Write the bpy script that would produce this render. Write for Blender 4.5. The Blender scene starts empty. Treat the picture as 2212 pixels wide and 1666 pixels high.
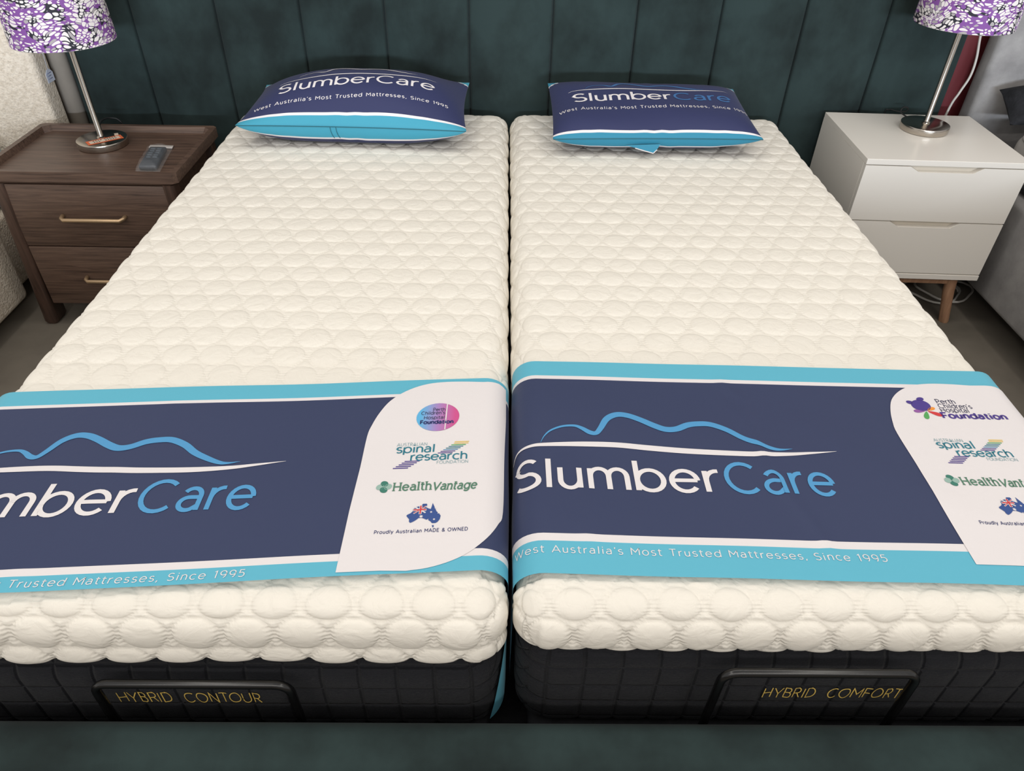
import bpy, bmesh, math, random
import numpy as np
from math import sin, cos, pi, sqrt, radians
from mathutils import Vector, Matrix
from mathutils.geometry import tessellate_polygon

random.seed(7); rng = np.random.default_rng(7)
scene = bpy.context.scene
COL = scene.collection

# ------------------------------------------------------------------ camera
cam_d = bpy.data.cameras.new('camera'); cam = bpy.data.objects.new('camera', cam_d); COL.objects.link(cam)
cam_d.sensor_fit = 'HORIZONTAL'; cam_d.sensor_width = 36.0
cam_d.lens = 1571.4 / 2212.0 * 36.0
cam_d.clip_start = 0.02
Rt = Vector((0.99982217, -0.00395333, 0.01843929)); Dn = Vector((0.01182853, -0.63006223, -0.77645456)); Fw = Vector((0.01468748, 0.77653458, -0.62990342))
m = Matrix.Identity(4)
for i in range(3):
    m[i][0] = Rt[i]; m[i][1] = -Dn[i]; m[i][2] = -Fw[i]
m.translation = Vector((-0.017, -0.57, 1.443))
cam.matrix_world = m
scene.camera = cam

# ------------------------------------------------------------------ exposure, world, big lights
vs = scene.view_settings
vs.view_transform = 'Standard'; vs.look = 'None'; vs.gamma = 1.0; vs.use_curve_mapping = False
vs.exposure = 0.0
world = bpy.data.worlds.new('showroom_ambient'); scene.world = world; world.use_nodes = True
bg = world.node_tree.nodes['Background']; bg.inputs[0].default_value = (1.0, 0.97, 0.94, 1); bg.inputs[1].default_value = 0.70

def area(name, loc, target, sx, sy, power, color, spread=180):
    d = bpy.data.lights.new(name, 'AREA'); d.shape = 'RECTANGLE'; d.size = sx; d.size_y = sy
    d.energy = power; d.color = color; d.spread = radians(spread)
    o = bpy.data.objects.new(name, d); COL.objects.link(o)
    o.location = loc
    o.rotation_euler = (Vector(target) - Vector(loc)).to_track_quat('-Z', 'Y').to_euler()
    return o
# strips of ceiling light along the showroom, an added front fill strip, and the daylight of the shop front behind the photographer
area('ceiling_and_fill_strip', (-1.3, -0.6, 3.0), (-1.3, -0.6, 0), 0.3, 4.0, 16.5, (1.0, 0.95, 0.87))
area('ceiling_and_fill_strip', (1.5, -0.6, 3.0), (1.5, -0.6, 0), 0.3, 4.0, 16.5, (1.0, 0.95, 0.87))
area('ceiling_and_fill_strip', (0.1, 1.2, 3.0), (0.1, 1.2, 0), 3.0, 0.3, 12, (1.0, 0.95, 0.87))
area('ceiling_and_fill_strip', (0.0, -2.6, 3.0), (0.0, -2.6, 0), 5.0, 0.3, 62, (1.0, 0.95, 0.88))  # added fill strip behind the camera to brighten the front faces
area('shop_front_daylight', (1.4, -9.0, 1.55), (0.1, 2.0, 0.75), 6.0, 0.5, 820, (0.80, 0.89, 1.0))

# ------------------------------------------------------------------ materials
MATS = {}
def new_mat(name):
    mt = bpy.data.materials.new(name); mt.use_nodes = True
    nt = mt.node_tree; b = nt.nodes['Principled BSDF']
    MATS[name] = mt
    return mt, nt, b
def N(nt, kind, **kw):
    n = nt.nodes.new(kind)
    for k, v in kw.items():
        if k in n.inputs.keys(): n.inputs[k].default_value = v
        else: setattr(n, k, v)
    return n
def Lk(nt, a, b): nt.links.new(a, b)
def srgb(r, g, b):
    f = lambda c: (c / 255.0 / 12.92) if c / 255.0 <= 0.04045 else ((c / 255.0 + 0.055) / 1.055) ** 2.4
    return (f(r), f(g), f(b), 1.0)
def ramp(nt, stops, interp='LINEAR'):
    r = nt.nodes.new('ShaderNodeValToRGB'); r.color_ramp.interpolation = interp
    e = r.color_ramp.elements
    while len(e) < len(stops): e.new(0.5)
    for el, (p, c) in zip(e, stops): el.position = p; el.color = c
    return r
def coords(nt, scale=(1, 1, 1), kind='Object', rot=(0, 0, 0)):
    tc = nt.nodes.new('ShaderNodeTexCoord'); mp = nt.nodes.new('ShaderNodeMapping')
    mp.inputs['Scale'].default_value = scale; mp.inputs['Rotation'].default_value = rot
    Lk(nt, tc.outputs[kind], mp.inputs['Vector']); return mp.outputs['Vector']
def plain(name, col, rough=0.6, metal=0.0, spec=0.5, bump=None, sheen=0.0, coat=0.0):
    mt, nt, b = new_mat(name)
    b.inputs['Base Color'].default_value = col; b.inputs['Roughness'].default_value = rough
    b.inputs['Metallic'].default_value = metal; b.inputs['Specular IOR Level'].default_value = spec
    b.inputs['Sheen Weight'].default_value = sheen; b.inputs['Coat Weight'].default_value = coat
    if bump:
        sc, st, di = bump
        n = N(nt, 'ShaderNodeTexNoise', Scale=sc, Detail=4.0); Lk(nt, coords(nt), n.inputs['Vector'])
        bp = N(nt, 'ShaderNodeBump', Strength=st, Distance=di); Lk(nt, n.outputs['Fac'], bp.inputs['Height']); Lk(nt, bp.outputs[0], b.inputs['Normal'])
    return mt
def mottled(name, c1, c2, scale, rough=0.8, detail=5.0, lo=0.35, hi=0.68, bump=None, sheen=0.0, stretch=(1, 1, 1), spec=0.3):
    mt, nt, b = new_mat(name)
    v = coords(nt, stretch)
    n = N(nt, 'ShaderNodeTexNoise', Scale=scale, Detail=detail, Roughness=0.6); Lk(nt, v, n.inputs['Vector'])
    r = ramp(nt, [(lo, c1), (hi, c2)]); Lk(nt, n.outputs['Fac'], r.inputs[0]); Lk(nt, r.outputs[0], b.inputs['Base Color'])
    b.inputs['Roughness'].default_value = rough; b.inputs['Sheen Weight'].default_value = sheen; b.inputs['Specular IOR Level'].default_value = spec
    if bump:
        sc, st, di = bump
        n2 = N(nt, 'ShaderNodeTexNoise', Scale=sc, Detail=3.0); Lk(nt, coords(nt), n2.inputs['Vector'])
        bp = N(nt, 'ShaderNodeBump', Strength=st, Distance=di); Lk(nt, n2.outputs['Fac'], bp.inputs['Height']); Lk(nt, bp.outputs[0], b.inputs['Normal'])
    return mt

# velvet: nap brushed into darker and greener patches
mottled('velvet', srgb(29, 38, 38), srgb(44, 58, 58), 4.5, rough=0.85, lo=0.34, hi=0.60, bump=(900, 0.15, 0.0008), sheen=0.06, stretch=(1, 1, 0.8), spec=0.15)
# quilted knit
mt, nt, b = new_mat('quilt_white')
b.inputs['Base Color'].default_value = srgb(234, 229, 219); b.inputs['Roughness'].default_value = 0.85; b.inputs['Specular IOR Level'].default_value = 0.15
at = N(nt, 'ShaderNodeAttribute', attribute_name='groove'); uv = N(nt, 'ShaderNodeUVMap', uv_map='pattern')
sep = N(nt, 'ShaderNodeSeparateXYZ'); Lk(nt, uv.outputs[0], sep.inputs[0])
mul = N(nt, 'ShaderNodeMath', operation='MULTIPLY'); mul.inputs[1].default_value = 2 * pi / 0.0075; Lk(nt, sep.outputs[1], mul.inputs[0])
sn = N(nt, 'ShaderNodeMath', operation='SINE'); Lk(nt, mul.outputs[0], sn.inputs[0])
rf = N(nt, 'ShaderNodeMath', operation='MULTIPLY'); Lk(nt, sn.outputs[0], rf.inputs[0]); Lk(nt, at.outputs['Fac'], rf.inputs[1])
nz = N(nt, 'ShaderNodeTexNoise', Scale=34.0, Detail=5.0, Distortion=0.8); Lk(nt, coords(nt), nz.inputs['Vector'])
nz2 = N(nt, 'ShaderNodeTexNoise', Scale=900.0, Detail=1.0); Lk(nt, coords(nt), nz2.inputs['Vector'])
a1 = N(nt, 'ShaderNodeMath', operation='MULTIPLY_ADD'); a1.inputs[1].default_value = 2.3; Lk(nt, nz.outputs['Fac'], a1.inputs[0])
rf2 = N(nt, 'ShaderNodeMath', operation='MULTIPLY'); rf2.inputs[1].default_value = 0.35; Lk(nt, rf.outputs[0], rf2.inputs[0]); Lk(nt, rf2.outputs[0], a1.inputs[2])
a2 = N(nt, 'ShaderNodeMath', operation='MULTIPLY_ADD'); a2.inputs[1].default_value = 0.08; Lk(nt, nz2.outputs['Fac'], a2.inputs[0]); Lk(nt, a1.outputs[0], a2.inputs[2])
rg = N(nt, 'ShaderNodeAttribute', attribute_name='ring')
mr = N(nt, 'ShaderNodeMapRange', interpolation_type='SMOOTHSTEP'); mr.inputs[1].default_value = 0.0; mr.inputs[2].default_value = 0.0042; mr.inputs[3].default_value = -0.42; mr.inputs[4].default_value = 0.0; Lk(nt, rg.outputs['Fac'], mr.inputs[0])
a3 = N(nt, 'ShaderNodeMath', operation='ADD'); Lk(nt, a2.outputs[0], a3.inputs[0]); Lk(nt, mr.outputs[0], a3.inputs[1]); a2 = a3
bp = N(nt, 'ShaderNodeBump', Strength=0.6, Distance=0.0024); Lk(nt, a2.outputs[0], bp.inputs['Height']); Lk(nt, bp.outputs[0], b.inputs['Normal'])
mottled('border_black', srgb(26, 27, 31), srgb(38, 38, 42), 60, rough=0.75, bump=(700, 0.3, 0.0008), spec=0.3)
mt, nt, b = new_mat('border_quilted')
b.inputs['Base Color'].default_value = srgb(25, 26, 31); b.inputs['Roughness'].default_value = 0.75; b.inputs['Specular IOR Level'].default_value = 0.22; b.inputs['Sheen Weight'].default_value = 0.05
uv = N(nt, 'ShaderNodeUVMap', uv_map='pattern'); sep = N(nt, 'ShaderNodeSeparateXYZ'); Lk(nt, uv.outputs[0], sep.inputs[0])
dist = []
for ax in (0, 1):
    fr_ = N(nt, 'ShaderNodeMath', operation='FRACT'); Lk(nt, sep.outputs[ax], fr_.inputs[0])
    pp_ = N(nt, 'ShaderNodeMath', operation='PINGPONG'); pp_.inputs[1].default_value = 0.5; Lk(nt, fr_.outputs[0], pp_.inputs[0])
    mr = N(nt, 'ShaderNodeMapRange', interpolation_type='SMOOTHSTEP'); mr.inputs[1].default_value = 0.0; mr.inputs[2].default_value = 0.075; Lk(nt, pp_.outputs[0], mr.inputs[0]); dist.append(mr)
mn = N(nt, 'ShaderNodeMath', operation='MINIMUM'); Lk(nt, dist[0].outputs[0], mn.inputs[0]); Lk(nt, dist[1].outputs[0], mn.inputs[1])
wv = N(nt, 'ShaderNodeTexNoise', Scale=1.0, Detail=2.0); Lk(nt, coords(nt, (160, 160, 900)), wv.inputs['Vector'])
ad = N(nt, 'ShaderNodeMath', operation='MULTIPLY_ADD'); ad.inputs[1].default_value = 0.35; Lk(nt, wv.outputs['Fac'], ad.inputs[0]); Lk(nt, mn.outputs[0], ad.inputs[2])
bp = N(nt, 'ShaderNodeBump', Strength=0.9, Distance=0.006); Lk(nt, ad.outputs[0], bp.inputs['Height']); Lk(nt, bp.outputs[0], b.inputs['Normal'])
plain('gold_thread', srgb(232, 198, 104), 0.45, 0.0)
plain('black_metal', srgb(14, 14, 15), 0.22, 0.0, 0.6)
# print cloth
def cloth(name, col, rough=0.55): return plain(name, col, rough, spec=0.35, bump=(60, 0.12, 0.004), sheen=0.08)
cloth('print_navy', srgb(47, 57, 91)); cloth('print_turquoise', srgb(92, 178, 202)); cloth('print_white', srgb(226, 221, 222)); cloth('print_blue', srgb(78, 150, 200))
cloth('pillow_navy', srgb(42, 48, 88)); cloth('pillow_turquoise', srgb(62, 154, 180)); cloth('pillow_turquoise_deep', srgb(44, 132, 162)); cloth('pillow_blue', srgb(58, 106, 160))
cloth('pillow_seam', srgb(30, 98, 112))
for nm, c in dict(ink_teal=(48, 122, 140), ink_pale_teal=(130, 165, 172), ink_green=(62, 122, 108), ink_light_green=(150, 180, 170), ink_green_text=(88, 128, 108), ink_navy=(50, 58, 108),
                  ink_purple=(78, 62, 138), ink_violet=(146, 92, 160), ink_orange=(236, 150, 60), ink_yellow=(222, 190, 92), ink_red=(206, 62, 66),
                  ink_leaf=(86, 164, 92), ink_flag_blue=(56, 82, 142), ink_dark=(58, 58, 88), ink_blue_bar=(86, 140, 180)).items():
    plain(nm, srgb(*c), 0.6, spec=0.3)
mt, nt, b = new_mat('ink_gradient_disc')   # the disc emblem prints from sky blue to magenta
tc = N(nt, 'ShaderNodeAttribute', attribute_name='across')
r = ramp(nt, [(0.1, srgb(92, 176, 222)), (0.5, srgb(168, 128, 190)), (0.9, srgb(204, 80, 140))]); Lk(nt, tc.outputs['Fac'], r.inputs[0]); Lk(nt, r.outputs[0], b.inputs['Base Color']); b.inputs['Roughness'].default_value = 0.6
# walnut
def wood(name, c1, c2, c3, stretch=(1.2, 14, 14), rough=0.42, sc=6.0):
    mt, nt, b = new_mat(name)
    v = coords(nt, stretch)
    n = N(nt, 'ShaderNodeTexNoise', Scale=sc, Detail=8.0, Roughness=0.62, Distortion=0.6); Lk(nt, v, n.inputs['Vector'])
    r = ramp(nt, [(0.3, c1), (0.52, c2), (0.74, c3)]); Lk(nt, n.outputs['Fac'], r.inputs[0]); Lk(nt, r.outputs[0], b.inputs['Base Color'])
    b.inputs['Roughness'].default_value = rough
    bp = N(nt, 'ShaderNodeBump', Strength=0.12, Distance=0.001); Lk(nt, n.outputs['Fac'], bp.inputs['Height']); Lk(nt, bp.outputs[0], b.inputs['Normal'])
    return mt
wood('walnut', srgb(62, 47, 40), srgb(92, 72, 61), srgb(112, 90, 76), stretch=(1.0, 22, 22))
wood('walnut_upright', srgb(52, 38, 32), srgb(74, 55, 46), srgb(88, 66, 56), stretch=(14, 14, 1.2))
wood('beech', srgb(150, 112, 86), srgb(172, 132, 104), srgb(186, 148, 118), stretch=(14, 14, 1.5), rough=0.5)
plain('brass', srgb(196, 168, 134), 0.4, 0.75)
plain('white_lacquer', srgb(238, 233, 225), 0.22, 0.0, 0.5)
plain('white_recess', srgb(222, 214, 200), 0.4)
# brushed steel
mt, nt, b = new_mat('brushed_steel'); b.inputs['Metallic'].default_value = 1.0; b.inputs['Base Color'].default_value = srgb(186, 178, 168); b.inputs['Roughness'].default_value = 0.19
b.inputs['Anisotropic'].default_value = 0.6
# printed shade cloth: cream and grey pebbles over a purple and black ground
mt, nt, b = new_mat('shade_print')
v = coords(nt, (1, 1, 1), 'UV')
vd = N(nt, 'ShaderNodeTexNoise', Scale=10.0, Detail=2.0); Lk(nt, v, vd.inputs['Vector'])
mixv = N(nt, 'ShaderNodeMixRGB', blend_type='LINEAR_LIGHT'); mixv.inputs[0].default_value = 0.035; Lk(nt, v, mixv.inputs[1]); Lk(nt, vd.outputs['Color'], mixv.inputs[2])
mp = N(nt, 'ShaderNodeMapping'); mp.inputs['Rotation'].default_value = (0, 0, 0.75); mp.inputs['Scale'].default_value = (1.0, 1.75, 1.0); Lk(nt, mixv.outputs[0], mp.inputs['Vector'])
vc = N(nt, 'ShaderNodeTexVoronoi', feature='F1', Scale=66.0); Lk(nt, mp.outputs[0], vc.inputs['Vector'])
v2 = N(nt, 'ShaderNodeTexVoronoi', feature='F2', Scale=66.0); Lk(nt, mp.outputs[0], v2.inputs['Vector'])
dv = N(nt, 'ShaderNodeMath', operation='DIVIDE'); Lk(nt, vc.outputs['Distance'], dv.inputs[0]); Lk(nt, v2.outputs['Distance'], dv.inputs[1])
pat = N(nt, 'ShaderNodeTexNoise', Scale=20.0, Detail=2.0); Lk(nt, mp.outputs[0], pat.inputs['Vector'])
ground = ramp(nt, [(0.0, srgb(126, 76, 150)), (0.53, srgb(126, 76, 150)), (0.55, srgb(30, 29, 42))]); Lk(nt, pat.outputs['Fac'], ground.inputs[0])
sepc = N(nt, 'ShaderNodeSeparateColor'); Lk(nt, vc.outputs['Color'], sepc.inputs[0])
peb = ramp(nt, [(0.0, srgb(228, 222, 220)), (0.80, srgb(228, 222, 220)), (0.81, srgb(166, 160, 162)), (0.95, srgb(166, 160, 162)), (0.96, srgb(126, 76, 150))], 'CONSTANT'); Lk(nt, sepc.outputs[0], peb.inputs[0])
pw = N(nt, 'ShaderNodeTexNoise', Scale=9.0, Detail=1.0); Lk(nt, v, pw.inputs['Vector'])
thr = N(nt, 'ShaderNodeMapRange'); thr.inputs[1].default_value = 0.35; thr.inputs[2].default_value = 0.7; thr.inputs[3].default_value = 0.85; thr.inputs[4].default_value = 0.60; Lk(nt, pw.outputs['Fac'], thr.inputs[0])
gt = N(nt, 'ShaderNodeMath', operation='LESS_THAN'); Lk(nt, dv.outputs[0], gt.inputs[0]); Lk(nt, thr.outputs[0], gt.inputs[1])
mx = N(nt, 'ShaderNodeMixRGB'); Lk(nt, gt.outputs[0], mx.inputs[0]); Lk(nt, ground.outputs[0], mx.inputs[1]); Lk(nt, peb.outputs[0], mx.inputs[2])
Lk(nt, mx.outputs[0], b.inputs['Base Color']); b.inputs['Roughness'].default_value = 0.7
plain('shade_lining', srgb(230, 224, 214), 0.8)
plain('sticker_orange', srgb(232, 116, 72), 0.5); plain('sticker_paper', srgb(224, 206, 186), 0.6); plain('marker_ink', srgb(44, 38, 40), 0.6)
plain('tag_paper', srgb(206, 214, 232), 0.6); plain('tag_ink', srgb(110, 120, 160), 0.6)
plain('remote_black', srgb(40, 47, 56), 0.45); plain('remote_key', srgb(72, 82, 92), 0.5)
mt, nt, b = new_mat('clear_plastic'); b.inputs['Base Color'].default_value = (0.95, 0.95, 0.96, 1); b.inputs['Roughness'].default_value = 0.08; b.inputs['Alpha'].default_value = 0.07; b.inputs['Specular IOR Level'].default_value = 0.9
n = N(nt, 'ShaderNodeTexNoise', Scale=60.0, Detail=3.0); Lk(nt, coords(nt), n.inputs['Vector']); bp = N(nt, 'ShaderNodeBump', Strength=0.8, Distance=0.006); Lk(nt, n.outputs['Fac'], bp.inputs['Height']); Lk(nt, bp.outputs[0], b.inputs['Normal'])
plain('zip_strip', srgb(196, 190, 186), 0.35)
plain('cable_white', srgb(200, 196, 190), 0.5); plain('cable_black', srgb(20, 22, 24), 0.5)
mottled('boucle', srgb(206, 193, 175), srgb(232, 221, 205), 70, rough=0.95, detail=4, lo=0.3, hi=0.62, bump=(150, 0.6, 0.008))
mottled('grey_suede', srgb(132, 130, 130), srgb(160, 158, 157), 9, rough=0.9, bump=(300, 0.3, 0.002), sheen=0.1)
mottled('black_cushion', srgb(26, 27, 30), srgb(42, 43, 47), 25, rough=0.9, bump=(150, 0.5, 0.004))
plain('mattress_grey', srgb(172, 168, 164), 0.85); plain('gap_shade', srgb(36, 38, 42), 0.7)
plain('bedding_blue', srgb(96, 150, 176), 0.8); plain('bedding_pale', srgb(176, 190, 196), 0.8)
mottled('concrete_floor', srgb(92, 87, 79), srgb(122, 115, 105), 3.0, rough=0.55, detail=8, lo=0.3, hi=0.72, bump=(40, 0.1, 0.002))
mottled('wall_paint', srgb(160, 152, 142), srgb(172, 164, 154), 6, rough=0.9)
plain('red_paint', srgb(118, 44, 50), 0.55)

# ------------------------------------------------------------------ helpers
def top(name, loc, label, cat, group=None, rz=0.0):
    o = bpy.data.objects.new(name, None); COL.objects.link(o); o.empty_display_size = 0.05
    o.location = loc; o.rotation_euler = (0, 0, rz)
    tag(o, label, cat, group); return o
def tag(o, label, cat, group=None):
    o['label'] = label; o['category'] = cat
    if group: o['group'] = group
def world_loc(p):
    v = Vector((0, 0, 0))
    while p is not None: v = v + p.location; p = p.parent
    return v
def mesh_obj(name, V, F, mats, parent=None, midx=None, smooth=True, local=False, auto=None):
    """vertices in world coordinates (or the parent's own when local)"""
    off = Vector((0, 0, 0)) if (parent is None or local) else world_loc(parent)
    me = bpy.data.meshes.new(name)
    V = np.asarray(V, float) - np.array(off)
    me.from_pydata(V.tolist(), [], [tuple(int(i) for i in f) for f in F])
    if isinstance(mats, str): mats = [mats]
    for mn in mats: me.materials.append(MATS[mn])
    if midx is not None: me.polygons.foreach_set('material_index', np.asarray(midx, dtype=np.int32))
    me.polygons.foreach_set('use_smooth', [smooth] * len(me.polygons))
    me.update()
    if auto is not None:
        bm = bmesh.new(); bm.from_mesh(me)
        for e in bm.edges:
            e.smooth = not (len(e.link_faces) == 2 and e.calc_face_angle(0) > auto)
        bm.to_mesh(me); bm.free()
    o = bpy.data.objects.new(name, me); COL.objects.link(o)
    if parent is not None: o.parent = parent
    return o
def struct(name, V, F, mat, **k):
    o = mesh_obj(name, V, F, mat, **k); o['kind'] = 'structure'; return o

class MB:
    def __init__(s): s.V = []; s.F = []; s.I = []
    def add(s, V, F, mi=0):
        b = len(s.V); s.V += [tuple(v) for v in V]; s.F += [tuple(i + b for i in f) for f in F]; s.I += [mi] * len(F); return s
    def box(s, x0, x1, y0, y1, z0, z1, bev=0.0, seg=2, mi=0):
        bm = bmesh.new(); bmesh.ops.create_cube(bm, size=1.0)
        for v in bm.verts: v.co = Vector((x0 + (v.co.x + .5) * (x1 - x0), y0 + (v.co.y + .5) * (y1 - y0), z0 + (v.co.z + .5) * (z1 - z0)))
        if bev > 0: bmesh.ops.bevel(bm, geom=list(bm.edges), offset=bev, segments=seg, profile=0.5, affect='EDGES', clamp_overlap=True)
        return s.bm(bm, mi)
    def bm(s, bm, mi=0):
        bm.verts.index_update(); s.add([v.co[:] for v in bm.verts], [[v.index for v in f.verts] for f in bm.faces], mi); bm.free(); return s
    def tube(s, pts, r, n=10, cap=True, mi=0):
        pts = [Vector(p) for p in pts]; rs = r if isinstance(r, (list, tuple)) else [r] * len(pts)
        V = []; F = []
        t = (pts[1] - pts[0]).normalized(); up = Vector((0, 0, 1)) if abs(t.z) < .9 else Vector((1, 0, 0))
        a = t.cross(up).normalized(); bq = a.cross(t).normalized()
        for i, p in enumerate(pts):
            if i == 0: t2 = pts[1] - pts[0]
            elif i == len(pts) - 1: t2 = pts[-1] - pts[-2]
            else: t2 = pts[i + 1] - pts[i - 1]
            t2.normalize(); a = (a - t2 * a.dot(t2)).normalized(); bq = t2.cross(a)
            for k in range(n):
                q = 2 * pi * k / n; V.append(p + (a * cos(q) + bq * sin(q)) * rs[i])
        for i in range(len(pts) - 1):
            for k in range(n): F.append((i * n + k, i * n + (k + 1) % n, (i + 1) * n + (k + 1) % n, (i + 1) * n + k))
        if cap: F.append(tuple(range(n))[::-1]); F.append(tuple((len(pts) - 1) * n + k for k in range(n)))
        return s.add(V, F, mi)
    def lathe(s, prof, c, n=48, mi=0):
        V = []; F = []
        for (r, z) in prof:
            for k in range(n):
                q = 2 * pi * k / n; V.append((c[0] + r * cos(q), c[1] + r * sin(q), c[2] + z))
        for i in range(len(prof) - 1):
            for k in range(n): F.append((i * n + k, i * n + (k + 1) % n, (i + 1) * n + (k + 1) % n, (i + 1) * n + k))
        if prof[0][0] > 1e-6: F.append(tuple(range(n))[::-1])
        if prof[-1][0] > 1e-6: F.append(tuple((len(prof) - 1) * n + k for k in range(n)))
        return s.add(V, F, mi)
    def prism(s, poly, fn0, fn1, mi=0):
        n = len(poly); V = [fn0(*p) for p in poly] + [fn1(*p) for p in poly]
        F = [tuple(range(n))[::-1], tuple(range(n, 2 * n))] + [(i, (i + 1) % n, n + (i + 1) % n, n + i) for i in range(n)]
        return s.add(V, F, mi)
    def build(s, name, mats, parent=None, **k): return mesh_obj(name, s.V, s.F, mats, parent, midx=s.I, **k)
def bxo(name, x0, x1, y0, y1, z0, z1, mat, parent=None, bev=0.003, seg=2, **k):
    return MB().box(x0, x1, y0, y1, z0, z1, bev, seg).build(name, mat, parent, auto=radians(50), **k)
def catmull(pts, n=8):
    P = [np.array(p, float) for p in pts]; P = [2 * P[0] - P[1]] + P + [2 * P[-1] - P[-2]]; out = []
    for i in range(1, len(P) - 2):
        for k in range(n):
            t = k / n
            out.append(0.5 * ((2 * P[i]) + (-P[i - 1] + P[i + 1]) * t + (2 * P[i - 1] - 5 * P[i] + 4 * P[i + 1] - P[i + 2]) * t * t + (-P[i - 1] + 3 * P[i] - 3 * P[i + 1] + P[i + 2]) * t ** 3))
    out.append(P[-2]); return out

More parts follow.
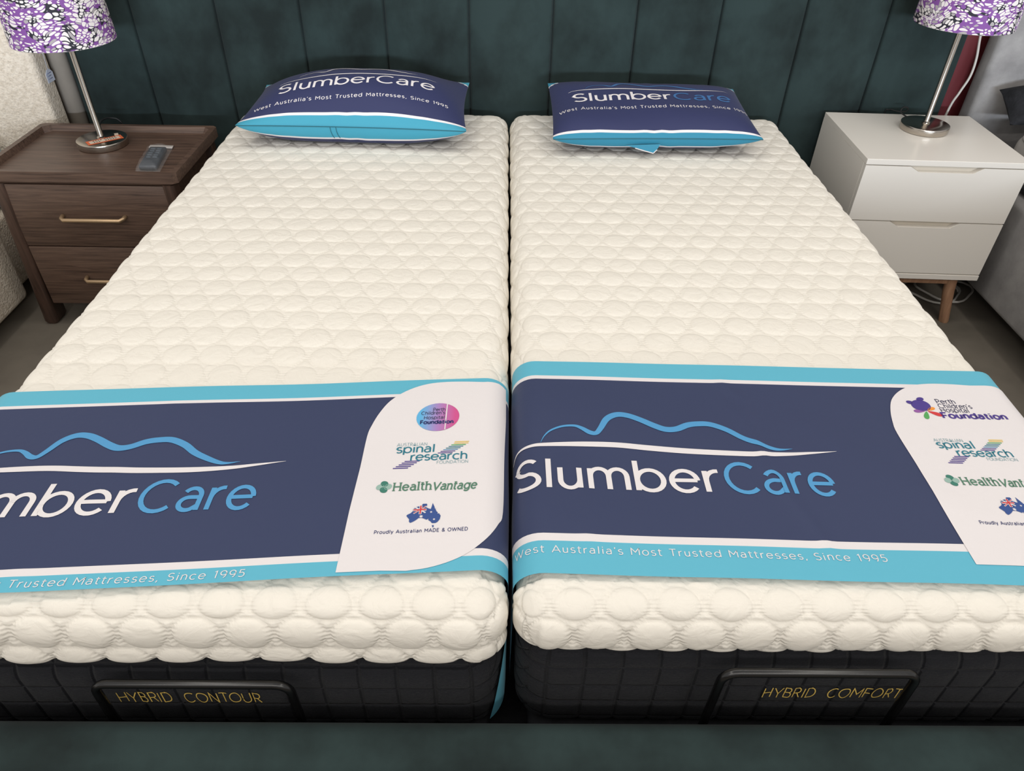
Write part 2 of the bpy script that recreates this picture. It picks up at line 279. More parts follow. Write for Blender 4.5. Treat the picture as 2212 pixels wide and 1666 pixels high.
# ---- lettering: a geometric sans drawn with strokes (cap height 1)
def A(cx, cy, rx, ry, a0, a1, n=None):
    n = n or max(4, int(abs(a1 - a0) / 14))
    return [(cx + rx * cos(radians(a0 + (a1 - a0) * k / n)), cy + ry * sin(radians(a0 + (a1 - a0) * k / n))) for k in range(n + 1)]
X = 0.72
G = {
 'S': (.72, [A(.36, .745, .27, .255, 38, 180) + A(.36, .745, .27, .245, 180, 262) + A(.36, .26, .29, .26, 78, -145)]),
 'l': (.27, [[(.135, 0), (.135, 1.04)]]),
 'u': (.66, [[(.1, X), (.1, .3)] + A(.32, .28, .22, .28, 180, 360) + [(.54, X)], [(.54, .3), (.54, 0)]]),
 'm': (1.04, [[(.1, 0), (.1, X)], A(.31, .46, .21, .26, 180, 0) + [(.52, 0)], A(.73, .46, .21, .26, 180, 0) + [(.94, 0)]]),
 'b': (.78, [[(.1, 0), (.1, 1.04)], A(.4, .36, .3, .36, 0, 360)]),
 'e': (.74, [[(.09, .38), (.66, .38)], A(.375, .36, .295, .36, 3, 322)]),
 'r': (.46, [[(.1, 0), (.1, X)], A(.38, .38, .28, .34, 180, 84)]),
 'C': (.96, [A(.52, .5, .44, .5, 46, 314)]),
 'a': (.68, [A(.33, .47, .22, .25, 148, 0) + [(.55, .2), (.55, 0)], [(.55, .42), (.32, .425)] + A(.3, .215, .22, .21, 90, 300) + [(.55, .16)]]),
 't': (.44, [[(.18, .95), (.18, .2)] + A(.34, .18, .16, .18, 180, 290), [(.03, X), (.4, X)]]),
 's': (.56, [A(.28, .535, .19, .185, 35, 180) + A(.28, .535, .19, .175, 180, 262) + A(.28, .185, .21, .185, 78, -148)]),
 'W': (1.34, [[(.04, 1), (.36, 0), (.67, .98), (.98, 0), (1.3, 1)]]),
 'A': (.92, [[(.04, 0), (.46, 1), (.88, 0)], [(.2, .31), (.72, .31)]]),
 'i': (.27, [[(.135, 0), (.135, X)], [(.135, .9), (.135, 1.02)]]),
 "'": (.24, [[(.14, 1.02), (.09, .78)]]),
 'M': (1.0, [[(.1, 0), (.1, 1), (.5, .4), (.9, 1), (.9, 0)]]),
 'o': (.76, [A(.38, .36, .3, .36, 0, 360)]),
 'T': (.74, [[(.37, 0), (.37, 1)], [(.03, 1), (.71, 1)]]),
 'd': (.78, [[(.68, 0), (.68, 1.04)], A(.38, .36, .3, .36, 0, 360)]),
 ',': (.26, [[(.15, .09), (.08, -.16)]]),
 'n': (.66, [[(.1, 0), (.1, X)], A(.33, .44, .23, .28, 180, 0) + [(.56, 0)]]),
 'c': (.68, [A(.38, .36, .3, .36, 48, 312)]),
 '1': (.4, [[(.06, .86), (.24, 1), (.24, 0)]]),
 '9': (.72, [A(.36, .68, .28, .31, 0, 360), A(.36, .6, .28, .6, 10, -75)]),
 '5': (.7, [[(.58, 1), (.18, 1), (.14, .56)] + A(.34, .32, .28, .31, 130, -140)]),
 'H': (.9, [[(.12, 0), (.12, 1)], [(.78, 0), (.78, 1)], [(.12, .5), (.78, .5)]]),
 'Y': (.82, [[(.03, 1), (.41, .44), (.79, 1)], [(.41, .44), (.41, 0)]]),
 'B': (.76, [[(.12, 0), (.12, 1), (.42, 1)] + A(.42, .77, .2, .23, 90, -90) + [(.12, .54)], [(.42, .54)] + A(.44, .27, .23, .27, 90, -90) + [(.12, 0)]]),
 'R': (.76, [[(.12, 0), (.12, 1), (.42, 1)] + A(.42, .73, .23, .27, 90, -90) + [(.12, .46)], [(.4, .46), (.68, 0)]]),
 'I': (.28, [[(.14, 0), (.14, 1)]]),
 'D': (.9, [[(.12, 0), (.12, 1), (.38, 1)] + A(.38, .5, .42, .5, 90, -90) + [(.12, 0)]]),
 'O': (1.04, [A(.52, .5, .45, .5, 0, 360)]),
 'N': (.92, [[(.12, 0), (.12, 1), (.8, 0), (.8, 1)]]),
 'U': (.86, [[(.11, 1), (.11, .34)] + A(.43, .34, .32, .34, 180, 360) + [(.75, 1)]]),
 'F': (.66, [[(.12, 0), (.12, 1), (.62, 1)], [(.12, .5), (.56, .5)]]),
 'E': (.7, [[(.64, 0), (.12, 0), (.12, 1), (.64, 1)], [(.12, .51), (.58, .51)]]),
 'L': (.62, [[(.12, 1), (.12, 0), (.6, 0)]]),
 'P': (.72, [[(.12, 0), (.12, 1), (.4, 1)] + A(.4, .71, .25, .29, 90, -90) + [(.12, .42)]]),
 'h': (.66, [[(.1, 0), (.1, 1.04)], A(.33, .44, .23, .28, 180, 0) + [(.56, 0)]]),
 'p': (.78, [[(.1, -.26), (.1, X)], A(.4, .36, .3, .36, 0, 360)]),
 'y': (.64, [[(.04, X), (.32, .02)], [(.6, X), (.26, -.14)] + A(.14, -.1, .1, .12, -20, -110)]),
 'V': (.86, [[(.03, 1), (.43, 0), (.83, 1)]]),
 'g': (.76, [[(.66, X), (.66, .05)] + A(.38, .02, .28, .27, 0, -150), A(.37, .37, .29, .35, 0, 360)]),
 '&': (.84, [[(.8, 0), (.24, .66)] + A(.4, .79, .18, .2, 220, -40) + [(.2, .42)] + A(.36, .24, .26, .24, 140, 300) + [(.74, .42)]]),
 '.': (.22, [[(.1, 0), (.1, .1)]]), ' ': (.42, []),
}
def text_strips(txt, weight=.12, spacing=.06, serif=False, slant=0.0):
    """list of strips, each a list of (left, right) point pairs; returns strips and length"""
    out = []; x = 0.0
    for ch in txt:
        w, strokes = G[ch]
        ss = [list(s) for s in strokes]
        if serif:
            extra = []
            for s in ss:
                for a, bb in ((s[0], s[1]), (s[-1], s[-2])):
                    if abs(a[0] - bb[0]) < .03 and abs(a[1] - bb[1]) > .1:
                        extra.append([(a[0] - .15, a[1]), (a[0] + .15, a[1])])
            ss = ss + [('t', e) for e in extra]
        for s in ss:
            wt = weight
            if isinstance(s, tuple): s = s[1]; wt = weight * .55
            P = [s[0]]
            for q in s[1:]:
                d = math.dist(P[-1], q); k = max(1, int(d / .16))
                a0 = P[-1]
                for j in range(1, k + 1): P.append((a0[0] + (q[0] - a0[0]) * j / k, a0[1] + (q[1] - a0[1]) * j / k))
            closed = math.dist(P[0], P[-1]) < 1e-4
            pr = []
            for i, p in enumerate(P):
                p0 = P[i - 1] if i > 0 else (P[-2] if closed else None); p1 = P[i + 1] if i < len(P) - 1 else (P[1] if closed else None)
                t0 = np.array(p) - np.array(p0) if p0 else None; t1 = np.array(p1) - np.array(p) if p1 else None
                if t0 is not None: t0 = t0 / (np.linalg.norm(t0) + 1e-9)
                if t1 is not None: t1 = t1 / (np.linalg.norm(t1) + 1e-9)
                if t0 is None: nv = np.array([-t1[1], t1[0]]); k = 1
                elif t1 is None: nv = np.array([-t0[1], t0[0]]); k = 1
                else:
                    n0 = np.array([-t0[1], t0[0]]); n1 = np.array([-t1[1], t1[0]]); nv = n0 + n1
                    L = np.linalg.norm(nv)
                    if L < .2: nv = n0; k = 1
                    else: nv = nv / L; k = min(1.9, 1 / max(.3, nv @ n0))
                h = nv * wt / 2 * k
                pr.append((p[0] + h[0], p[1] + h[1], p[0] - h[0], p[1] - h[1]))
            out.append([(x + a + slant * b, b, x + c + slant * d, d) for a, b, c, d in pr])
        x += w + spacing
    return out, x - spacing
def strips_mesh(strips, fn):
    V = []; F = []
    for st in strips:
        b = len(V)
        for a, bq, c, d in st: V.append(fn(a, bq)); V.append(fn(c, d))
        for i in range(len(st) - 1): F.append((b + 2 * i, b + 2 * i + 1, b + 2 * i + 3, b + 2 * i + 2))
    return V, F
def orient(V, F, up):
    out = []
    for f in F:
        a, b, c = (np.array(V[i]) for i in f[:3])
        if len(f) == 4 and np.linalg.norm(np.cross(b - a, c - a)) < 1e-12: a, b, c = (np.array(V[i]) for i in f[1:4])
        out.append(f if np.cross(b - a, c - a) @ up > 0 else tuple(f)[::-1])
    return out
def lettering(parent, name, txt, origin, length, height, fn, mat, weight=.12, spacing=.06, serif=False, slant=0, up=(0, 0, 1), label=None):
    st, L = text_strips(txt, weight, spacing, serif, slant); kx = length / L
    V, F = strips_mesh(st, lambda a, b: fn(origin[0] + a * kx, origin[1] + b * height))
    o = mesh_obj(name, V, orient(V, F, np.array(up)), mat, parent)
    if label: o['label'] = label
    return o
def ribbon(parent, name, pts, widths, fn, mat, n=8, up=(0, 0, 1)):
    P = catmull(pts, n); Wd = [float(w[0]) for w in catmull([(w,) for w in widths], n)]
    st = []
    for i, p in enumerate(P):
        t = P[min(i + 1, len(P) - 1)] - P[max(i - 1, 0)]; t = t / np.linalg.norm(t); h = np.array([-t[1], t[0]]) * max(Wd[i], 1e-5) / 2
        st.append((p[0] + h[0], p[1] + h[1], p[0] - h[0], p[1] - h[1]))
    V, F = strips_mesh([st], fn)
    return mesh_obj(name, V, orient(V, F, np.array(up)), mat, parent)
def patch(polys, fn, step=(.03, .05)):
    """flat polygons cut finely and laid on a surface"""
    V = []; F = []
    for poly in polys:
        bm = bmesh.new(); vs_ = [bm.verts.new((p[0], p[1], 0)) for p in poly]
        for t in tessellate_polygon([[Vector((p[0], p[1], 0)) for p in poly]]):
            try: bm.faces.new([vs_[i] for i in t])
            except ValueError: pass
        xs = [p[0] for p in poly]; ys = [p[1] for p in poly]
        for ax, lo, hi, sp in ((0, min(xs), max(xs), step[0]), (1, min(ys), max(ys), step[1])):
            k = math.ceil(lo / sp)
            while k * sp < hi:
                co = [0, 0, 0]; no = [0, 0, 0]; co[ax] = k * sp; no[ax] = 1
                bmesh.ops.bisect_plane(bm, geom=bm.verts[:] + bm.edges[:] + bm.faces[:], plane_co=co, plane_no=no); k += 1
        bm.verts.index_update(); b = len(V)
        for v in bm.verts: V.append(fn(v.co.x, v.co.y))
        for f in bm.faces: F.append(tuple(v.index + b for v in f.verts))
        bm.free()
    return V, F
def decal(parent, name, polys, fn, mat, step=(.03, .05), up=(0, 0, 1), label=None):
    V, F = patch(polys, fn, step); o = mesh_obj(name, V, orient(V, F, np.array(up)), mat, parent)
    if label: o['label'] = label
    return o
def ell(cx, cy, rx, ry, rot=0, n=20):
    return [(cx + rx * cos(2 * pi * k / n) * cos(rot) - ry * sin(2 * pi * k / n) * sin(rot), cy + rx * cos(2 * pi * k / n) * sin(rot) + ry * sin(2 * pi * k / n) * cos(rot)) for k in range(n)]

# ------------------------------------------------------------------ the setting
struct('floor', [(-5, -3.15, 0), (5, -3.15, 0), (5, 2.6, 0), (-5, 2.6, 0)], [(0, 1, 2, 3)], 'concrete_floor')
MB().box(-5, 5, -3.15, -3.0, 0, 1.0, .01).build('added_low_wall', 'wall_paint')['kind'] = 'structure'   # unseen low wall added to block low daylight, placed from the shadow lines
MB().box(-5, 5, 2.3, 2.4, 0, 3.2).build('wall_back', 'wall_paint')['kind'] = 'structure'
MB().box(1.59, 1.705, 2.16, 2.28, 0, 3.2, .004).build('trim_1', 'red_paint', smooth=False)['kind'] = 'structure'

MB().lathe([(.0325, 0), (.0325, 3.2)], (-1.5558, 2.088, 0), 40).build('trim_2', 'wall_paint')['kind'] = 'structure'

# ------------------------------------------------------------------ the green velvet bed
T = 0.58
bed = top('upholstered_bed', (0, 1.0, 0), 'dark green velvet upholstered bed with channelled headboard under the two white mattresses', 'bed')
# headboard: eleven vertical channels on a backing
EDG = [-1.52] + [-1.257 + k * 0.27933 for k in range(10)] + [1.549]
xs = []
QS = [0, .004, .008, .013, .02, .032, .05, .08, .13, .2, .3, .4]; QS = QS + [.5] + [1 - q for q in QS[::-1]]
for k in range(11):
    for q in QS[:-1]: xs.append((EDG[k] + (EDG[k + 1] - EDG[k]) * q, q))
xs.append((EDG[-1], 1.0))
zs = np.concatenate([np.linspace(0.12, 1.42, 27), [1.435, 1.445, 1.45]])
V = []; F = []
for z in zs:
    e = 0.0 if z < 1.43 else 0.03 * (1 - sqrt(max(0, 1 - ((z - 1.43) / .02) ** 2)))
    for (x, q) in xs:
        d = 0.022 * (1 - abs(2 * q - 1) ** 3.0) - 0.014 * math.exp(-(min(q, 1 - q) / .011) ** 2)
        d += 0.0025 * sin(3.1 * x + 5 * z) * sin(7 * z + x * 2)
        V.append((x, 2.078 - d + e, z))
nx = len(xs)
for i in range(len(zs) - 1):
    for j in range(nx - 1): F.append((i * nx + j, i * nx + j + 1, (i + 1) * nx + j + 1, (i + 1) * nx + j))
mb = MB().add(V, F); mb.box(-1.52, 1.549, 2.093, 2.15, 0.1, 1.448, .012)
mb.build('headboard', 'velvet', bed)
MB().box(-0.985, 0.995, -0.135, -0.052, 0.05, 0.404, 0.028, 5).build('footboard', 'velvet', bed, auto=radians(60))
for sgn, x0, x1 in ((-1, -0.985, -0.945), (1, 0.955, 0.995)):
    MB().box(x0, x1, -0.06, 2.07, 0.05, 0.33, 0.018, 3).build('side_rail', 'velvet', bed, auto=radians(60))
MB().box(-0.96, 0.97, -0.045, 2.07, 0.14, 0.2, .004).build('slat_base', 'border_black', bed)
for x, y in ((-.95, -.09), (.96, -.09), (-.95, 2.0), (.96, 2.0)):
    MB().box(x - .03, x + .03, y - .03, y + .03, 0, .06, .004).build('foot', 'black_metal', bed)

# ------------------------------------------------------------------ adjustable bases with retainer bars
def base(x0, x1, bx0, bx1, bz, label):
    t = top('adjustable_base', ((x0 + x1) / 2, 1.0, 0.2), label, 'bed base', 'adjustable bases under the mattresses')
    MB().box(x0 + .02, x1 - .02, 0.0, 2.0, 0.201, 0.258, .01).build('platform', 'border_black', t)
    r = .022; y = -0.032; P = [(bx0 - .004, y, .225), (bx0, y, bz - r)]
    P += [(bx0 + r - r * cos(a), y, bz - r + r * sin(a)) for a in np.linspace(.3, pi / 2, 6)]
    P += [(bx1 - r + r * sin(a), y, bz - r + r * cos(a)) for a in np.linspace(0, pi / 2 - .3, 6)] + [(bx1, y, bz - r), (bx1 + .004, y, .225)]
    MB().tube(P, .0065, 12).build('retainer_bar', 'black_metal', t)
    for bx in (bx0, bx1): MB().box(bx - .015, bx + .015, y - .008, .03, .216, .236, .003).build('bracket', 'black_metal', t)
base(-.935, -.012, -.594, -.315, .452, 'black adjustable base with a metal retainer bar at the foot of the left mattress')
base(.012, .945, .300, .578, .492, 'black adjustable base with a metal retainer bar at the foot of the right mattress')

# ------------------------------------------------------------------ mattresses
def rounded_box(x0, x1, y0, y1, z0, z1, r, rb, res, bottom=True):
    def lin(a, b): return np.linspace(a, b, max(2, int(round((b - a) / res)) + 1))
    gx, gy, gz = lin(x0, x1), lin(y0, y1), lin(z0, z1)
    P = []; UV = []; F = []; n0 = 0
    def face(pts, uv, na, nb, flip):
        nonlocal n0
        P.append(pts.reshape(-1, 3)); UV.append(uv.reshape(-1, 2))
        i, j = np.meshgrid(np.arange(na - 1), np.arange(nb - 1), indexing='ij'); q = (i * nb + j).ravel() + n0
        f = np.stack([q, q + 1, q + nb + 1, q + nb], 1); F.append(f[:, ::-1] if flip else f); n0 += na * nb
    a, bq = np.meshgrid(gx, gy, indexing='ij'); face(np.stack([a, bq, np.full_like(a, z1)], -1), np.stack([a, bq], -1), len(gx), len(gy), True)
    a, bq = np.meshgrid(gx, gz, indexing='ij')
    face(np.stack([a, np.full_like(a, y0), bq], -1), np.stack([a, y0 - (z1 - bq)], -1), len(gx), len(gz), True)
    face(np.stack([a, np.full_like(a, y1), bq], -1), np.stack([a, y1 + (z1 - bq)], -1), len(gx), len(gz), False)
    a, bq = np.meshgrid(gy, gz, indexing='ij')
    face(np.stack([np.full_like(a, x0), a, bq], -1), np.stack([x0 - (z1 - bq), a], -1), len(gy), len(gz), False)
    face(np.stack([np.full_like(a, x1), a, bq], -1), np.stack([x1 + (z1 - bq), a], -1), len(gy), len(gz), True)
    if bottom:
        a, bq = np.meshgrid(np.array([x0, x0 + r, x1 - r, x1]), gy, indexing='ij'); face(np.stack([a, bq, np.full_like(a, z0)], -1), np.stack([a, bq], -1), 4, len(gy), False)
    P = np.concatenate(P); UV = np.concatenate(UV); F = np.concatenate(F)
    lo = np.array([x0 + r, y0 + r, z0 + rb]); hi = np.array([x1 - r, y1 - r, z1 - r])
    inner = np.clip(P, lo, hi); d = P - inner
    rz = np.where(d[:, 2] < 0, rb, r)
    dn = d.copy(); dn[:, 2] = d[:, 2] * r / rz
    L = np.linalg.norm(dn, axis=1, keepdims=True); nrm = dn / np.maximum(L, 1e-9)
    Q = inner + np.stack([nrm[:, 0] * r, nrm[:, 1] * r, nrm[:, 2] * rz], 1)
    # merge doubled border vertices
    key = np.round(P * 1e5).astype(np.int64); _, first, invx = np.unique(key, axis=0, return_index=True, return_inverse=True); invx = invx.ravel()
    return Q[first], nrm[first], UV[first], invx[F]
PITCH = 0.0725
def hexdist(u, v, p):
    rh = p * sqrt(3) / 2; best = np.full(u.shape, 9.0); cid = np.zeros(u.shape); hx_ = np.zeros(u.shape)
    j0 = np.floor(v / rh)
    for dj in (0, 1):
        j = j0 + dj; off = np.where(np.mod(j, 2) == 0, 0.0, p / 2); i0 = np.floor((u - off) / p)
        for di in (0, 1):
            i = i0 + di; d = np.hypot(u - (i * p + off), v - j * rh); upd = d < best
            best = np.where(upd, d, best); cid = np.where(upd, i * 12.9898 + j * 78.233, cid); hx_ = np.where(upd, np.abs(u - (i * p + off)) / np.maximum(d, 1e-6), hx_)
    return best, cid, hx_
def smooth_noise(u, v, seed):
    r = np.random.default_rng(seed); s = np.zeros_like(u)
    for k in range(10):
        f = r.uniform(3, 16); a = r.uniform(0, 2 * pi); s += np.sin(u * f * cos(a) * 2 + v * f * sin(a) * 2 + r.uniform(0, 6)) / 10
    return s
def mattress(x0, x1, y0, zc, text, tx0, tx1, tz, label, seed, du, bslope, bt0, bt1):
    t = top('mattress', ((x0 + x1) / 2, 1.0, 0.26), label, 'mattress', 'pair of mattresses on the bed')
    Q, n, UV, F = rounded_box(x0, x1, y0, y0 + 2.03, zc, T - .005, .05, .03, .0042)
    u = UV[:, 0] + .004 * smooth_noise(UV[:, 0], UV[:, 1], seed) + du; v = UV[:, 1] + .004 * smooth_noise(UV[:, 0], UV[:, 1], seed + 1) + .045
    d, cid, hxx = hexdist(u, v, PITCH); R0 = .0325; dm = PITCH / sqrt(3)
    amp = .75 + .5 * np.mod(np.abs(np.sin(cid) * 43758.5), 1.0)
    ins = np.sqrt(np.clip(1 - (d / R0) ** 2, 0, 1)) ** .9
    gap = np.clip((d - R0) / (dm - R0), 0, 1); gap = gap * gap * (3 - 2 * gap)
    front = np.clip((y0 + .07 - Q[:, 1]) / .07, 0, 1)          # the border round the foot is puffier
    A_ = .0042 + .0038 * front
    h = np.where(d < R0, A_ * amp * ins, A_ * .62 * gap)
    h += .0035 * smooth_noise(u * .35, v * .35, seed + 2)
    gapside = (n[:, 0] * (1 if x1 < .1 else -1) > .25)
    h = np.where(gapside, np.minimum(h, .0045), h)
    tb = Q[:, 1] - bslope * UV[:, 0]; under = (tb > bt0 - .003) & (tb < bt1 + .003)          # the band presses the quilting flat
    h = np.where(under, np.minimum(h, .0025), h)
    h = np.where(gapside & under, h * .15 - .003, h)
    grv = np.exp(-((d - R0) / .0065) ** 2) * np.clip((hxx - .7) / .25, 0, 1) * (.45 + .55 * front)
    Q = Q + n * h[:, None]
    o = mesh_obj('quilted_cover', Q, F, 'quilt_white', t)
    me = o.data
    at = me.attributes.new('groove', 'FLOAT', 'POINT'); at.data.foreach_set('value', grv.astype(np.float32))
    at = me.attributes.new('ring', 'FLOAT', 'POINT'); at.data.foreach_set('value', np.abs(d - R0).astype(np.float32))
    uvl = me.uv_layers.new(name='pattern'); li = np.empty(len(me.loops), dtype=np.int32); me.loops.foreach_get('vertex_index', li)
    uvl.data.foreach_set('uv', np.stack([u, v], 1)[li].astype(np.float32).ravel())
    # black border with its square stitching
    Q, n, UV, F = rounded_box(x0 + .008, x1 - .008, y0 + .002, y0 + 2.022, .262, zc + .012, .058, .03, .0062, True)
    su, sv = .056, .047
    arc = UV[:, 0] + np.where(np.abs(n[:, 0]) > .7, UV[:, 1], 0)
    fu = np.abs(np.mod(arc / su, 1) - .5) * su; fv = np.abs(np.mod((Q[:, 2] - .262) / sv + .3, 1) - .5) * sv
    fu = .5 * su - fu; fv = .5 * sv - fv
    dd = np.minimum(fu, fv); h = .0045 * (1 - np.exp(-(dd / .006)))
    Q = Q + n * h[:, None] * (np.abs(n[:, 2:3]) < .5)
    bo = mesh_obj('border', Q, F, 'border_quilted', t)
    me = bo.data; uvl = me.uv_layers.new(name='pattern'); li = np.empty(len(me.loops), dtype=np.int32); me.loops.foreach_get('vertex_index', li)
    uvl.data.foreach_set('uv', np.stack([arc / su, (Q[:, 2] - .262) / sv + .3], 1)[li].astype(np.float32).ravel())
    # embroidered name, following the border
    def fn(a, z): return (a, y0 - .0032 + .0006 * sin(a * 300), z)
    lettering(bo, 'lettering', text, (tx0, tz), tx1 - tx0, .0265, fn, 'gold_thread', .085, .05, up=(0, -1, 0), label='gold embroidered lettering')
    return t
mattress(-.935, -.006, -.004, .450, 'HYBRID  CONTOUR', -.595, -.377, .354, 'left white oval-quilted mattress with black border stitched in gold beside the brown bedside table', 11, 0.0, .068, .0705, .5085)
mattress(.006, .945, .004, .474, 'HYBRID  COMFORT', .391, .607, .363, 'right white oval-quilted mattress with black border stitched in gold beside the white bedside table', 23, .02, -.022, .064, .5635)

# ------------------------------------------------------------------ printed cloth bands round the mattresses
def band_surface(xl, xr, r, zt, zb, slope, seed, creases):
    q = np.random.default_rng(seed); W = [(q.uniform(4, 18), q.uniform(4, 18), q.uniform(0, 6), q.uniform(0, 6)) for _ in range(6)]
    def fn(s, t, off=0.0):
        dz = sum(sin(a * s + b * .6 * t + p) * sin(b * t - a * .4 * s + c) for a, b, p, c in W) / 6 * .0042
        for (sa, ta, sb, tb, h, w) in creases:
            vx, vy = sb - sa, tb - ta; L = math.hypot(vx, vy); k = ((s - sa) * vx + (t - ta) * vy) / L / L
            if -.1 < k < 1.1:
                d = ((s - sa) * vy - (t - ta) * vx) / L + .006 * sin(k * 9); dz += h * math.exp(-(d / w) ** 2) * max(0, min(1, (k + .1) * 5, (1.1 - k) * 5))
        o = off + dz; R = r + o
        y = t + slope * s
        if s < xl + r:
            d = xl + r - s; th = d / r
            if th < pi / 2: return (xl - o + R - R * sin(th), y, zt + o - R + R * cos(th))
            return (xl - o, y, zt - r - (d - r * pi / 2))
        if s > xr - r:
            d = s - xr + r; th = d / r
            if th < pi / 2: return (xr + o - R + R * sin(th), y, zt + o - R + R * cos(th))
            return (xr + o, y, zt - r - (d - r * pi / 2))
        return (s, y, zt + o)
    return fn
WAVE = [(0.051,0.332),(0.058,0.348),(0.070,0.362),(0.090,0.372),(0.111,0.374),(0.124,0.368),(0.137,0.358),(0.148,0.357),(0.157,0.370),(0.170,0.394),(0.188,0.406),(0.207,0.405),(0.228,0.395),(0.253,0.379),(0.271,0.371),(0.290,0.373),(0.311,0.384),(0.331,0.388),(0.352,0.387),(0.377,0.374),(0.399,0.355),(0.422,0.341),(0.445,0.330),(0.460,0.328),(0.479,0.331)]
WW = [.0004, .002, .0035, .0045, .0055, .008, .010, .009, .010, .012, .013, .013, .013, .0135, .0135, .013, .013, .013, .0128, .0122, .0115, .0105, .008, .0045, .0004]
LINE = [(-0.012,0.305),(0.0,0.319),(0.013,0.324),(0.036,0.3255),(0.076,0.328),(0.129,0.3295),(0.182,0.329),(0.234,0.324),(0.298,0.3185),(0.363,0.3155),(0.415,0.315),(0.468,0.3175),(0.509,0.3225),(0.553,0.328)]
LW = [.002, .0035, .0045, .0065, .009, .0115, .012, .0125, .0125, .0118, .011, .008, .005, .0004]
PANEL_IN = [(.675,.098),(.675,.138),(.675,.211),(.677,.306),(.677,.379),(.681,.407),(.690,.439),(.705,.471),(.730,.497),(.761,.514),(.794,.5205),(.833,.5205),(.872,.5175)]
PANEL_END = [(.902,.521),(.921,.519),(.921,.429),(.917,.319),(.914,.211),(.905,.183),(.887,.151),(.864,.127),(.837,.111),(.804,.100),(.773,.096),(.736,.098),(.707,.098)]
AUS = [(.763,.197),(.764,.199),(.769,.202),(.772,.206),(.772,.210),(.777,.214),(.780,.215),(.784,.215),(.786,.220),(.792,.220),(.793,.217),(.791,.213),(.796,.210),(.799,.209),(.800,.214),(.801,.221),(.804,.214),(.806,.209),(.808,.204),(.812,.200),(.815,.195),(.814,.188),(.811,.183),(.808,.181),(.803,.181),(.800,.185),(.797,.187),(.797,.190),(.794,.188),(.791,.190),(.787,.192),(.782,.192),(.778,.188),(.774,.185),(.770,.183),(.768,.186),(.768,.190)]
